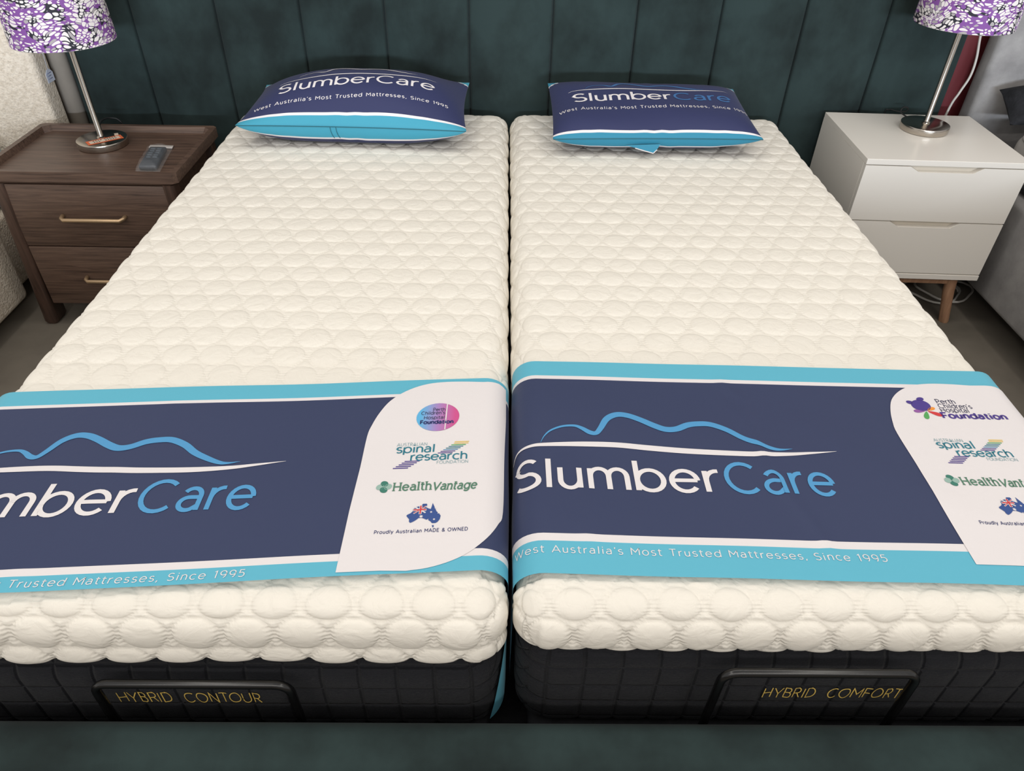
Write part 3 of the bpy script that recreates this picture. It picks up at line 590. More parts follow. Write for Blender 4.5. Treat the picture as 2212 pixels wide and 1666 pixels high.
def band(fn, ds, dt, s0, s1, bands, label, colour_word, disc, panel_pts, mats):
    """bands: [(t0,t1,material index)], ds/dt: shift of the artwork"""
    t = top('mattress_band', (fn((s0 + s1) / 2, .3)[0], .3, .3), label, 'mattress band', 'printed bands wrapped round the mattresses')
    ss = ds + np.arange(math.floor((s0 - ds) / .008), math.ceil((s1 - ds) / .008) + 1) * .008; tt = []; mi = []
    for a, b_, k in bands:
        n_ = max(1, int((b_ - a) / .011))
        for j in range(n_): tt.append(a + (b_ - a) * j / n_); mi.append(k)
    tt.append(bands[-1][1])
    V = [fn(s, q) for q in tt for s in ss]; nx = len(ss); F = []; I = []
    for i in range(len(tt) - 1):
        for j in range(nx - 1): F.append((i * nx + j, i * nx + j + 1, (i + 1) * nx + j + 1, (i + 1) * nx + j)); I.append(mi[i])
    mesh_obj('band_cloth', V, F, mats, t, midx=I)
    P1 = lambda a, b_: fn(a + ds, b_ + dt, .0009); P2 = lambda a, b_: fn(a + ds, b_ + dt, .0015); P3 = lambda a, b_: fn(a + ds, b_ + dt, .0020)
    ribbon(t, 'wave_emblem', WAVE, WW, P1, 'print_blue', 6)['label'] = 'blue mountain wave emblem'
    ribbon(t, 'white_swoosh', LINE, LW, P1, 'print_white', 8)
    lettering(t, 'lettering', 'Slumber', (-.001, .2285), .343, .0625, P1, 'print_white', .125, .03, label='white lettering')
    lettering(t, 'lettering', 'Care', (.346, .2285), .179, .0625, P1, 'print_blue', .125, .03, label='blue lettering')
    lettering(t, 'lettering', "West Australia's Most Trusted Mattresses, Since 1995", (-.002, .0995), .551, .0122, P1, 'print_white', .105, .16, label='small white tagline lettering')
    pan = decal(t, 'white_panel', [panel_pts], P1, 'print_white', (.008, .02), label='white sponsor panel')
    if disc:
        d = decal(pan, 'disc_emblem', [ell(.794, .4225, .0375, .0365, 0, 36)], P2, 'ink_gradient_disc', (.006, .05))
        me = d.data; xs_ = [v.co.x + world_loc(d)[0] for v in me.vertices]; lo, hi = min(xs_), max(xs_)
        at = me.attributes.new('across', 'FLOAT', 'POINT'); at.data.foreach_set('value', [(x - lo) / (hi - lo) for x in xs_])
        decal(d, 'emblem_bar', [[(.8075, .4555), (.8095, .4555), (.8092, .389), (.8072, .389)]], P3, 'print_white')
        for tx, o, L in (('Perth', (.784, .4375), .022), ("Children's", (.764, .4285), .042), ('Hospital', (.7695, .4165), .0365)):
            lettering(d, 'lettering', tx, o, L, .0082, P3, 'ink_dark', .13, .05)
        lettering(d, 'lettering', 'Foundation', (.764, .4045), .058, .0085, P3, 'ink_navy', .27, .08)
    else:
        h_ = MB()
        em = decal(pan, 'bear_emblem', [ell(.752, .4555, .0175, .0155, .3, 28), ell(.7355, .4635, .0068, .005, -.3), ell(.758, .4735, .0075, .005, .4)], P2, 'ink_purple')
        for c_, a_, mt_, L in (((.7675, .4465), .75, 'ink_orange', .0095), ((.7425, .4395), .05, 'ink_violet', .011), ((.750, .4275), 1.35, 'ink_leaf', .0115), ((.7645, .4355), -.75, 'ink_red', .0125)):
            tip = (.7555, .4405); ang = math.atan2(c_[1] - tip[1], c_[0] - tip[0])
            pts = []
            for k in range(20):
                q = 2 * pi * k / 20; xx = L * (1 + cos(q)) * .98; yy = L * .42 * sin(q) * (.35 + .65 * (1 + cos(q)) / 2) * 1.3
                pts.append((tip[0] + .002 * cos(ang) + xx * cos(ang) - yy * sin(ang), tip[1] + .002 * sin(ang) + xx * sin(ang) + yy * cos(ang)))
            decal(em, 'petal', [pts], P2, mt_)
        for tx, o, L, hh in (('Perth', (.784, .4625), .036, .0115), ("Children's", (.783, .4495), .061, .0115), ('Hospital', (.7815, .438), .052, .0115)):
            lettering(pan, 'lettering', tx, o, L, hh, P2, 'ink_dark', .12, .05)
        lettering(pan, 'lettering', 'Foundation', (.777, .4215), .117, .0145, P2, 'ink_purple', .24, .08)
    ds2 = 0.0 if disc else .002
    Q2 = lambda a, b_: P2(a + ds2, b_ + (0 if disc else .008))
    lettering(pan, 'lettering', 'AUSTRALIAN', (.7305, .351), .051, .0072, Q2, 'ink_pale_teal', .1, .06)
    lettering(pan, 'lettering', 'spinal', (.7305, .335), .065, .018, Q2, 'ink_teal', .14, .02)
    lettering(pan, 'lettering', 'research', (.7555, .316), .095, .0175, Q2, 'ink_teal', .14, .0)
    lettering(pan, 'lettering', 'FOUNDATION', (.800, .3065), .052, .0068, Q2, 'ink_pale_teal', .1, .06)
    cols = ['ink_yellow', 'ink_yellow', 'ink_leaf', 'ink_teal', 'ink_teal', 'ink_blue_bar', 'ink_purple', 'ink_purple']
    for k in range(8):
        x_ = .827 - .0255 * max(0, k - 1) / 6 - (0.001 if k else 0); y_ = .3585 - .0037 * k
        decal(pan, 'emblem_bar', [[(x_, y_), (x_ + .0245, y_), (x_ + .0245, y_ - .0019), (x_, y_ - .0019)]], Q2, cols[k])
    for k in range(5):
        x_ = .7475 - .0172 * k / 4; y_ = .3155 - .0039 * k
        decal(pan, 'emblem_bar', [[(x_, y_), (x_ + .0245, y_), (x_ + .0245, y_ - .0021), (x_, y_ - .0021)]], Q2, 'ink_purple')
    H2 = lambda a, b_: P2(a + (0 if disc else -.003), b_ + (0 if disc else .007))
    for a_, mt_ in ((45, 'ink_green'), (135, 'ink_light_green'), (225, 'ink_green'), (315, 'ink_light_green')):
        q = radians(a_ + 45); decal(pan, 'clover_leaf', [ell(.7215 + .0063 * cos(q), .2585 + .0066 * sin(q), .0066, .0056, q + pi / 4)], H2, mt_)
    lettering(pan, 'lettering', 'Health', (.7355, .2495), .061, .0165, H2, 'ink_green_text', .17, .07, True)
    lettering(pan, 'lettering', 'Vantage', (.7975, .2485), .070, .0165, H2, 'ink_green_text', .18, .06, True, .18)
    M2 = lambda a, b_: P2(a + (0 if disc else .002), b_ + (0 if disc else .011)); M3 = lambda a, b_: P3(a + (0 if disc else .002), b_ + (0 if disc else .011))
    mp_ = decal(pan, 'map_emblem', [AUS, [(.803, .177), (.806, .177), (.806, .174), (.8045, .1725)]], M2, 'ink_flag_blue')
    cx, cy = .7835, .2075
    def bar(x1, y1, x2, y2, w):
        L = math.hypot(x2 - x1, y2 - y1); nx_, ny_ = -(y2 - y1) / L * w / 2, (x2 - x1) / L * w / 2
        return [(x1 + nx_, y1 + ny_), (x2 + nx_, y2 + ny_), (x2 - nx_, y2 - ny_), (x1 - nx_, y1 - ny_)]
    decal(mp_, 'flag_cross', [bar(cx, cy - .0085, cx, cy + .0085, .0042), bar(cx - .011, cy, cx + .009, cy, .0042), bar(cx - .010, cy - .007, cx + .008, cy + .007, .0022), bar(cx - .009, cy + .006, cx + .008, cy - .006, .0022)], M3, 'print_white')
    M4 = lambda a, b_: tuple(np.array(M3(a, b_)) + (0, 0, .0005))
    decal(mp_, 'flag_cross', [bar(cx, cy - .008, cx, cy + .008, .0022), bar(cx - .0105, cy, cx + .0085, cy, .0022), bar(cx - .0095, cy - .0066, cx + .0075, cy + .0066, .0009)], M4, 'ink_red')
    star = []
    for x_, y_, r_ in ((.7855, .1945, .0035), (.800, .2025, .0022), (.806, .2105, .0018), (.811, .2, .0016), (.8055, .188, .0022)):
        star.append([(x_ + (r_ if k % 2 == 0 else r_ * .45) * cos(pi * k / 7), y_ + (r_ if k % 2 == 0 else r_ * .45) * sin(pi * k / 7)) for k in range(14)])
    decal(mp_, 'flag_star', star, M3, 'print_white')
    lettering(pan, 'lettering', 'Proudly Australian MADE & OWNED', (.7185, .1645 if disc else .174), .139, .0062, P2, 'ink_navy', .15, .14)
    return t
BANDM = ['print_turquoise', 'print_white', 'print_navy']
fnL = band_surface(-.943, -.003, .046, .588, .27, .068, 3, [(-.70, .05, -.60, .45, .0008, .02)])
fnR = band_surface(.003, .953, .046, .588, .27, -.022, 9, [(.40, .44, .47, .10, .0024, .010), (.44, .40, .40, .52, .0016, .012), (.50, .42, .72, .18, .0012, .03), (.12, .12, .10, .30, .0014, .012), (.62, .46, .64, .30, .001, .02)])
def smooth_poly(pts, n=4): return [(float(q[0]), float(q[1])) for q in catmull(pts, n)]
PIN = PANEL_IN[:3] + smooth_poly(PANEL_IN[3:])
PEND = smooth_poly(PANEL_END[:2], 1) + smooth_poly(PANEL_END[2:11]) + PANEL_END[11:]
pl = [(a, b_) for a, b_ in PIN + PEND]
pr_ = PIN + [(.90, .5185), (.94, .516), (1.0, .510), (1.10, .47), (1.10, .098)]
bL = band(fnL, -.922, -.022, -1.22, .30, [(.0705, .0965, 0), (.0965, .1095, 1), (.1095, .4605, 2), (.4605, .4685, 1), (.4685, .5085, 0)],
     'navy and turquoise printed cloth band around the left mattress, white panel at the centre seam', 'left', True, pl, BANDM)
band(fnR, 0, 0, -.32, 1.24, [(.064, .1215, 0), (.1215, .1355, 1), (.1355, .508, 2), (.508, .5185, 1), (.5185, .5635, 0)],
     'navy and turquoise printed cloth band around the right mattress, full wordmark in view', 'right', False, pr_, BANDM)

# the free edge of the left band follows the rounded corner of the black border down into the gap
V = []; HZ = [(.47, 4), (.44, 12), (.40, 24), (.36, 33), (.32, 41), (.28, 50)]
for z, a_ in HZ:
    V.append((-.0035, .10, z)); V.append((-.0042, .075, z))
    for k in range(9): q = radians(a_ * k / 8); V.append((-.072 + .0665 * cos(q), .056 - .0665 * sin(q), z))
mesh_obj('loose_hem', V, [(i * 11 + j, i * 11 + j + 1, (i + 1) * 11 + j + 1, (i + 1) * 11 + j) for i in range(5) for j in range(10)], 'print_turquoise', bL)

# ------------------------------------------------------------------ pillows
def pillow_surface(FL, FR, BL, BR, hu, hb, pinch, seed, floor_z, pu=3.0, pv=2.2, q=.8):
    FL, FR, BL, BR = (np.array(p) for p in (FL, FR, BL, BR)); r = np.random.default_rng(seed)
    W = [(r.uniform(2, 7), r.uniform(1, 4), r.uniform(0, 6)) for _ in range(5)]
    def fn(u, v, side, off=0.0):
        up_, vp = u * (1 - pinch * (1 - v * v)), v * (1 - pinch * 1.5 * (1 - u * u))
        a, b_ = (up_ + 1) / 2, (vp + 1) / 2
        p = (FL * (1 - a) + FR * a) * (1 - b_) + (BL * (1 - a) + BR * a) * b_
        f = (max(0, 1 - abs(u) ** pu) * max(0, 1 - abs(v) ** pv)) ** q
        fb = (max(0, 1 - abs(u) ** 3.4) * max(0, 1 - abs(v) ** 3.4)) ** .5
        wr = sum(sin(x * u + y * v + c) for x, y, c in W) / 5
        pk = math.exp(-((1 - abs(v)) / .16) ** 2) * .004 * sin(u * 23 + 2 * sin(u * 9)) * (1 - abs(u))
        if side > 0: p = p + np.array([0, 0, hu * f * (1 + .10 * wr) + pk * f + off])
        else:
            p = p - np.array([0, 0, hb * fb * (1 + .06 * wr) - pk * f])
            if p[2] < floor_z: p[2] = floor_z + .004 * sin(9 * u) * sin(5 * v) * .3
        return p
    return fn
def pillow(fn, bands_top, bands_bot, mats, label, prints, group):
    c0 = fn(0, 0, -1)
    t = top('pillow', (c0[0], c0[1], c0[2]), label, 'pillow', group)
    us = np.sin(np.linspace(-1, 1, 91) * pi / 2)
    def grid(side, bnds):
        vv = []; mi = []
        for a, b_, k in bnds:
            n_ = max(1, int((b_ - a) / .025))
            for j in range(n_): vv.append(a + (b_ - a) * j / n_); mi.append(k)
        vv.append(bnds[-1][1])
        # corner wedges show the edge colour too
        V = [fn(u, v, side) for v in vv for u in us]; nx = len(us); F = []; I = []
        for i in range(len(vv) - 1):
            for j in range(nx - 1):
                f = (i * nx + j, i * nx + j + 1, (i + 1) * nx + j + 1, (i + 1) * nx + j); F.append(f if side > 0 else f[::-1])
                cu, cv = abs(us[j] + us[j + 1]) / 2, (vv[i] + vv[i + 1]) / 2; cr = cu * .55 + cv          # the ears at the back carry the edge colour
                I.append(0 if cv > .6 and cu > .9 and cr > 1.38 else 1 if cv > .6 and cu > .9 and cr > 1.34 else mi[i])
        return V, F, I
    mb = MB()
    for side, bn in ((1, bands_top), (-1, bands_bot)):
        V, F, I = grid(side, bn); b0 = len(mb.V); mb.V += [tuple(v) for v in V]; mb.F += [tuple(i + b0 for i in f) for f in F]; mb.I += I
    o = mb.build('pillowcase', mats, t)
    me = o.data; bm = bmesh.new(); bm.from_mesh(me); bmesh.ops.remove_doubles(bm, verts=bm.verts, dist=.0004); bm.to_mesh(me); bm.free()
    # piped seam along the front edge
    MB().tube([fn(u, -1, 1) + np.array([0, -.0012, 0]) for u in np.linspace(-.995, .995, 60)], .0013, 6).build('seam', 'pillow_seam', t)
    prints(t, fn)
    return t
def side_fn(fn, k): return lambda a, b_: fn(a, b_, 1, k)
W2 = lambda pts: pts
def prints_left(t, fn):
    P = lambda a, b_: fn(a, b_ + .16 * a, 1, .0012); Pt = lambda a, b_: fn(a, b_ + .10 * a, 1, .0012)
    lettering(t, 'lettering', 'SlumberCare', (-.695, -.375), 1.43, .235, P, 'print_white', .12, .03, label='white lettering')
    lettering(t, 'lettering', "West Australia's Most Trusted Mattresses, Since 1995", (-.88, -.655), 1.735, .06, Pt, 'print_white', .13, .16, label='small white tagline lettering')
    for u_ in (-.185, -.135): MB().tube([fn(u_ + .02 * k / 8, -1 + .075 * k / 8, -1) + np.array([0, -.0006, 0]) for k in range(9)], .0009, 6).build('seam', 'pillow_seam', t)
    ribbon(t, 'wave_emblem', [(-.54 + (a - .051) / .428 * 1.1, .08 + (b_ - .33) * 2.6) for a, b_ in WAVE], [w * 2.2 for w in WW], P, 'print_white', 5)
    ribbon(t, 'white_swoosh', [(-.70 + (a + .012) / .565 * 1.45, -.05 + (b_ - .32) * 2.0) for a, b_ in LINE], [w * 2.4 for w in LW], P, 'print_white', 6)
def prints_right(t, fn):
    P = lambda a, b_: fn(a, b_ + .06 * a, 1, .0012)
    lettering(t, 'lettering', 'Slumber', (-.80, -.075), 1.02, .27, P, 'print_white', .13, .03, label='white lettering')
    lettering(t, 'lettering', 'Care', (.235, -.075), .60, .27, P, 'pillow_blue', .13, .03, label='blue lettering')
    lettering(t, 'lettering', "West Australia's Most Trusted Mattresses, Since 1995", (-.94, -.375), 1.90, .085, P, 'print_white', .12, .16, label='small white tagline lettering')
    fp = [(.355, 1.626, .617), (.41, 1.622, .605), (.442, 1.618, .597), (.452, 1.620, .606), (.462, 1.626, .622)]
    MB().prism([(a, c) for a, b_, c in fp], lambda a, c: (a, 1.6235 - (.622 - c) * .2, c), lambda a, c: (a, 1.6255 - (.622 - c) * .2, c)).build('flap', 'pillow_turquoise_deep', t, smooth=False)
    MB().tube([(.385, 1.6215, .6095), (.41, 1.6205, .603), (.442, 1.6185, .5955), (.453, 1.6205, .606)], .0016, 6).build('flap_edge', 'print_white', t)
    ribbon(t, 'wave_emblem', [(-.65 + (a - .051) / .428 * 1.25, .37 + (b_ - .33) * 3.0) for a, b_ in WAVE], [w * 3.6 for w in WW], P, 'pillow_blue', 5)
    ribbon(t, 'white_swoosh', [(-.83 + (a + .012) / .565 * 1.68, .325 + (b_ - .32) * 2.0) for a, b_ in LINE], [w * 2.6 for w in LW], P, 'print_white', 6)
fpl = pillow_surface((-.835, 1.645, .650), (-.132, 1.632, .648), (-.822, 1.985, .668), (-.136, 1.975, .690), .096, .085, .035, 5, T + .010)
fpr = pillow_surface((.131, 1.618, .634), (.776, 1.628, .640), (.126, 1.955, .699), (.745, 1.940, .695), .042, .065, .02, 8, T + .010, pu=7, q=.75, pv=3.4)
pillow(fpl, [(-1, -.895, 0), (-.895, -.86, 1), (-.86, .90, 2), (.90, .94, 1), (.94, 1, 0)], [(-1, -.935, 0), (-.935, -.905, 1), (-.905, 1, 2)], ['pillow_turquoise', 'print_white', 'pillow_navy'],
       'plump navy pillow with turquoise front edge lying on the left mattress, white wordmark', prints_left, 'printed pillows at the headboard')
pillow(fpr, [(-1, -.935, 0), (-.935, -.895, 1), (-.895, .93, 2), (.93, .96, 1), (.96, 1, 0)], [(-1, -.93, 0), (-.93, -.895, 1), (-.895, 1, 2)], ['pillow_turquoise_deep', 'print_white', 'pillow_navy'],
       'flatter navy pillow with turquoise front edge lying on the right mattress, partly blue wordmark', prints_right, 'printed pillows at the headboard')

# ------------------------------------------------------------------ walnut bedside table
t = top('bedside_table', (-1.29, 1.71, 0), 'dark walnut two-drawer bedside table with tray top left of the bed', 'bedside table')
x0, x1, y0, y1, zt = -1.585, -.994, 1.506, 1.912, .552
# tray top: slab with a raised rim, clipped corners
def octo(a, b_, c, d, k): return [(a + k, c), (b_ - k, c), (b_, c + k), (b_, d - k), (b_ - k, d), (a + k, d), (a, d - k), (a, c + k)]
o8 = octo(x0, x1, y0, y1, .012); i8 = octo(x0 + .017, x1 - .017, y0 + .015, y1 - .015, .02); f8 = octo(x0 + .024, x1 - .024, y0 + .020, y1 - .024, .02)
V = [(a, b_, .513) for a, b_ in octo(x0 + .014, x1 - .014, y0 + .006, y1 - .01, .012)] + [(a, b_, .520) for a, b_ in o8] + [(a, b_, zt) for a, b_ in o8] + [(a, b_, zt) for a, b_ in i8] + [(a, b_, .5335) for a, b_ in f8]
F = [tuple(range(8))[::-1]]
for L in range(4): F += [(L * 8 + k, L * 8 + (k + 1) % 8, (L + 1) * 8 + (k + 1) % 8, (L + 1) * 8 + k) for k in range(8)]
F.append(tuple(range(32, 40)))
mesh_obj('tray_top', V, F, 'walnut', t, smooth=False)
MB().box(-1.530, -1.032, 1.530, 1.895, .085, .5135, .002).build('carcass', 'walnut', t, smooth=False)
def bar_handle(par, xa, xb, z, yf):
    MB().tube([(xa, yf, z + .004), (xa + .002, yf - .016, z + .002), (xa + .010, yf - .024, z), (xb - .010, yf - .024, z), (xb - .002, yf - .016, z + .002), (xb, yf, z + .004)], .0064, 10).build('handle', 'brass', par)
for za, zb_, hz in ((.304, .509, .405), (.088, .300, .188)):
    d = bxo('drawer', -1.527, -1.033, 1.512, 1.5295, za, zb_, 'walnut', t, .0015)
    bar_handle(d, -1.378, -1.186, hz, 1.512)
for xt, xb in ((-1.535, -1.567), (-1.028, -1.012)):
    for ya, yb, ba, bb in ((1.508, 1.56, 1.512, 1.59), (1.86, 1.905, 1.83, 1.91)):
        if xt > -1.2: w0, w1 = (.018, .020)
        else: w0, w1 = (.022, .0225)
        P = lambda z, f: (xt * f + xb * (1 - f))
        V = []; F = []
        lev = [(0.0, 0, .006), (.012, 0.02, 0), (.30, .6, 0), (.5128, 1, 0)]
        n_ = 20
        for z, f, ch in lev:
            cx = xt * f + xb * (1 - f); hw_ = (w0 * f + w1 * (1 - f)) - ch; y_a = ya * f + ba * (1 - f) + ch; y_b = yb * f + bb * (1 - f) - ch
            rad = hw_ * .55; ring = []
            for (qx, qy, a0) in ((cx + hw_ - rad, y_b - rad, 0), (cx - hw_ + rad, y_b - rad, 90), (cx - hw_ + rad, y_a + rad, 180), (cx + hw_ - rad, y_a + rad, 270)):
                ring += [(qx + rad * cos(radians(a0 + k * 22.5)), qy + rad * sin(radians(a0 + k * 22.5)), z) for k in range(5)]
            V += ring
        for L in range(len(lev) - 1): F += [(L * n_ + k, L * n_ + (k + 1) % n_, (L + 1) * n_ + (k + 1) % n_, (L + 1) * n_ + k) for k in range(n_)]
        F += [tuple(range(n_))[::-1], tuple(range((len(lev) - 1) * n_, len(lev) * n_))]
        mesh_obj('leg', V, F, 'walnut_upright', t, auto=radians(50))

# ------------------------------------------------------------------ white bedside table
RZ = radians(-2.0)
t = top('bedside_table', (1.362, 1.808, 0), 'white lacquered two-drawer bedside table on round wooden legs right of the bed', 'bedside table', rz=RZ)
hx, hy = .2525, .214
K = dict(local=True)
MB().box(-hx, hx, -hy, hy, .577, .595, .0012).build('table_top', 'white_lacquer', t, smooth=False, **K)
MB().box(-hx, -hx + .016, -hy + .019, hy, .182, .5768).box(hx - .016, hx, -hy + .019, hy, .182, .5768).box(-hx, hx, -hy - .002, hy, .182, .2005, .001).box(-hx + .016, hx - .016, hy - .012, hy, .199, .5768).build('carcass', 'white_lacquer', t, smooth=False, **K)
for za, zb_ in ((.393, .5745), (.2045, .389)):
    xa, xb, xc, xd, dp = -.113, .113, -.082, .086, .0172
    poly = [(-hx + .001, za), (hx - .001, za), (hx - .001, zb_), (xb, zb_)]
    poly += [(p[0], p[1]) for p in catmull([(xb, zb_), (xb - .012, zb_ - .007), (xd, zb_ - dp)], 5)[1:]]
    poly += [(p[0], p[1]) for p in catmull([(xc, zb_ - dp), (xa + .012, zb_ - .007), (xa, zb_)], 5)]
    poly += [(-hx + .001, zb_)]
    f0 = lambda a, b_: (a, -hy, b_); f1 = lambda a, b_: (a, -hy + .0175, b_)
    mb = MB(); V = []; F = []
    tri = tessellate_polygon([[Vector((p[0], p[1], 0)) for p in poly]]); n_ = len(poly)
    V = [f0(*p) for p in poly] + [f1(*p) for p in poly]
    F = [tuple(q) for q in tri] + [tuple(n_ + i for i in q[::-1]) for q in tri]; F = orient(V, F[:len(tri)], np.array((0, -1, 0))) + orient(V, F[len(tri):], np.array((0, 1, 0)))
    F += [(i, (i + 1) % n_, n_ + (i + 1) % n_, n_ + i)[::-1] for i in range(n_)]
    d = mesh_obj('drawer', V, F, 'white_lacquer', t, smooth=False, local=True)
    MB().box(-.13, .13, -hy + .0185, -hy + .021, zb_ - .03, zb_ + .001).build('finger_recess', 'white_recess', d, smooth=False, **K)
MB().box(-hx + .05, hx - .05, -hy + .03, -hy + .048, .148, .1815, .001).box(-hx + .05, hx - .05, hy - .048, hy - .03, .148, .1815, .001).box(-hx + .05, -hx + .068, -hy + .03, hy - .03, .148, .1815, .001).box(hx - .068, hx - .05, -hy + .03, hy - .03, .148, .1815, .001).build('leg_frame', 'beech', t, smooth=False, **K)
for sx in (-1, 1):
    for sy in (-1, 1):
        MB().tube([(sx * (hx - .062), sy * (hy - .042), .181), (sx * (hx - .056), sy * (hy - .036), .12), (sx * (hx - .034), sy * (hy - .022), 0.002), (sx * (hx - .034), sy * (hy - .022), 0)], [.0195, .019, .0165, .0155], 20).build('leg', 'beech', t, auto=radians(50), **K)

# ------------------------------------------------------------------ table lamps
def lamp(x, y, z, label, shade_dx, shade_dz):
    t = top('table_lamp', (x, y, z), label, 'lamp', 'pair of table lamps with purple printed shades')
    MB().lathe([(0, 0), (.0735, 0), (.0755, .001), (.0765, .003), (.0765, .0198), (.0757, .0216), (.074, .0225), (0, .0228)], (x, y, z), 72).build('base', 'brushed_steel', t, auto=radians(35))
    MB().lathe([(.013, .0225), (.013, .027), (.0095, .029), (.0088, .031), (.0088, .40), (.014, .402), (.014, .455), (0, .456)], (x, y, z), 28).build('pole', 'brushed_steel', t, auto=radians(35))
    zb_, zt_ = .312 + shade_dz, .535 + shade_dz; xp = x; x = x + shade_dx; rb, rt = .1445, .137; n_ = 96
    prof = [(rb, zb_), (rb * .5 + rt * .5, (zb_ + zt_) / 2), (rt, zt_)]
    V = []; F = []; UVs = []
    for i, (r, zz) in enumerate(prof):
        for k in range(n_ + 1): q = 2 * pi * k / n_ + pi / 2; V.append((x + r * cos(q), y + r * sin(q), z + zz)); UVs.append((k / n_ * 2 * pi * .141, zz))
    for i in range(2):
        for k in range(n_): F.append((i * (n_ + 1) + k, i * (n_ + 1) + k + 1, (i + 1) * (n_ + 1) + k + 1, (i + 1) * (n_ + 1) + k))
    sh = mesh_obj('lamp_shade', V, F, 'shade_print', t)
    uvl = sh.data.uv_layers.new(name='UVMap')
    for lp in sh.data.loops: uvl.data[lp.index].uv = UVs[lp.vertex_index]
    MB().lathe([(rb - .0006, zb_ - .001), (rb - .0022, zb_ - .001), (rt - .0022, zt_ + .001), (rt - .0006, zt_ + .001)], (x, y, z), n_).build('shade_lining', 'shade_lining', sh)
    sp = MB()
    for k in range(3):
        q = 2 * pi * k / 3 + .4; sp.tube([(xp + .012 * cos(q), y + .012 * sin(q), z + .405), (x + (rt - .003) * cos(q), y + (rt - .003) * sin(q), z + .43)], .0015, 6)
    sp.build('shade_carrier', 'brushed_steel', sh)
    MB().lathe([(.013, .457), (.026, .48), (.030, .50), (.022, .522), (0, .53)], (xp, y, z), 24).build('bulb', 'shade_lining', t)
    return t
l1 = lamp(-1.322, 1.772, .5342, 'brushed steel table lamp with purple pebble-print shade on the brown bedside table', -.012, .006)
# price sticker and tape on the base of that lamp
def on_base(cx, cy, ang, z): return lambda a, b_: (cx + a * cos(ang) - b_ * sin(ang), cy + a * sin(ang) + b_ * cos(ang), z)
ft = on_base(-1.300, 1.757, .68, .5338 + .0238)
st = decal(l1, 'price_sticker', [[(-.054, -.0185), (.054, -.0185), (.054, .0185), (-.054, .0185)]], on_base(-1.303, 1.752, .70, .5578), 'sticker_orange'); st['label'] = 'orange bordered price sticker'
decal(st, 'sticker_paper', [[(-.046, -.012), (.046, -.012), (.046, .012), (-.046, .012)]], on_base(-1.303, 1.752, .70, .5581), 'sticker_paper')
fs = on_base(-1.303, 1.752, .70, .5584)
scr = []
for (a0, b0, n_) in ((-.035, .004, 4), (.0, .004, 5), (-.035, -.008, 3), (.0, -.008, 5)):
    for k in range(n_):
        xx = a0 + .0075 * k; scr.append([(xx, b0), (xx + .005, b0 + .0012), (xx + .0052, b0 + .0062), (xx + .0015, b0 + .0055)])
decal(st, 'handwriting', scr, fs, 'marker_ink')
decal(l1, 'tape', [[(-.012, -.006), (.022, -.006), (.022, .006), (-.012, .006)]], on_base(-1.287, 1.803, -1.05, .5574), 'sticker_paper')
l2 = lamp(1.392, 1.868, .5956, 'brushed steel table lamp with purple pebble-print shade on the white bedside table', 0.002, .015)
MB().tube(catmull([(-1.352, 1.835, .5372), (-1.372, 1.868, .55), (-1.375, 1.897, .566), (-1.36, 1.93, .566), (-1.33, 1.945, .54), (-1.31, 1.95, .4), (-1.3, 1.955, .1)], 8), .0032, 8).build('power_cord', 'cable_black', l1)
MB().tube(catmull([(1.385, 1.935, .599), (1.38, 1.965, .602), (1.362, 1.99, .612), (1.37, 2.0, .626), (1.39, 2.005, .622), (1.388, 2.012, .608), (1.365, 2.025, .604), (1.345, 2.043, .602), (1.335, 2.049, .57), (1.33, 2.050, .3), (1.33, 2.050, .05)], 8), .0024, 8).build('power_cord', 'cable_black', l2)

# ------------------------------------------------------------------ remote control in its plastic bag
def rl(a, b_, z): return (-1.112 + a - .155 * b_, 1.655 + .02 * a + b_, z)
t = top('remote_control', (-1.106, 1.632, .535), 'black bed remote control inside the clear bag on the walnut table', 'remote')
mb = MB(); mb.box(-.027, .027, -.092, .064, .537, .553, .006, 3); mb.V = [rl(*v) for v in mb.V]; mb.build('body', 'remote_black', t, auto=radians(50))
for r_ in range(5):
    for c_ in range(2):
        mb = MB(); mb.box(-.017 + c_ * .02, -.003 + c_ * .02, -.03 + r_ * .017, -.021 + r_ * .017, .5525, .5545, .001, 1); mb.V = [rl(*v) for v in mb.V]; mb.build('button', 'remote_key', t)
t = top('plastic_bag', (-1.106, 1.632, .535), 'clear zip-top plastic bag lying on the walnut table around a remote', 'bag')
V = []; F = []
na, nb = 14, 30
for side in (1, -1):
    for j in range(nb + 1):
        b_ = -.110 + .196 * j / nb
        for i in range(na + 1):
            a = -.037 + .074 * i / na
            env = max(0, 1 - (abs(a) / .037) ** 6) * max(0, 1 - (abs(b_ + .012) / .098) ** 8)
            zz = .5365 + (.0245 * env * (1 + .12 * sin(90 * a + 60 * b_) * sin(70 * b_)) if side > 0 else 0) + (.002 if side > 0 else 0)
            V.append(rl(a, b_, zz))
    o_ = 0 if side > 0 else (na + 1) * (nb + 1)
    for j in range(nb):
        for i in range(na):
            q = o_ + j * (na + 1) + i; f = (q, q + 1, q + na + 2, q + na + 1); F.append(f if side > 0 else f[::-1])
mesh_obj('pouch', V, F, 'clear_plastic', t)
mb = MB(); mb.box(-.037, .037, .084, .106, .538, .5405, .0006, 1); mb.V = [rl(v[0], v[1], v[2] + .002 * sin(v[0] * 160)) for v in mb.V]; mb.build('zip_strip', 'zip_strip', t)

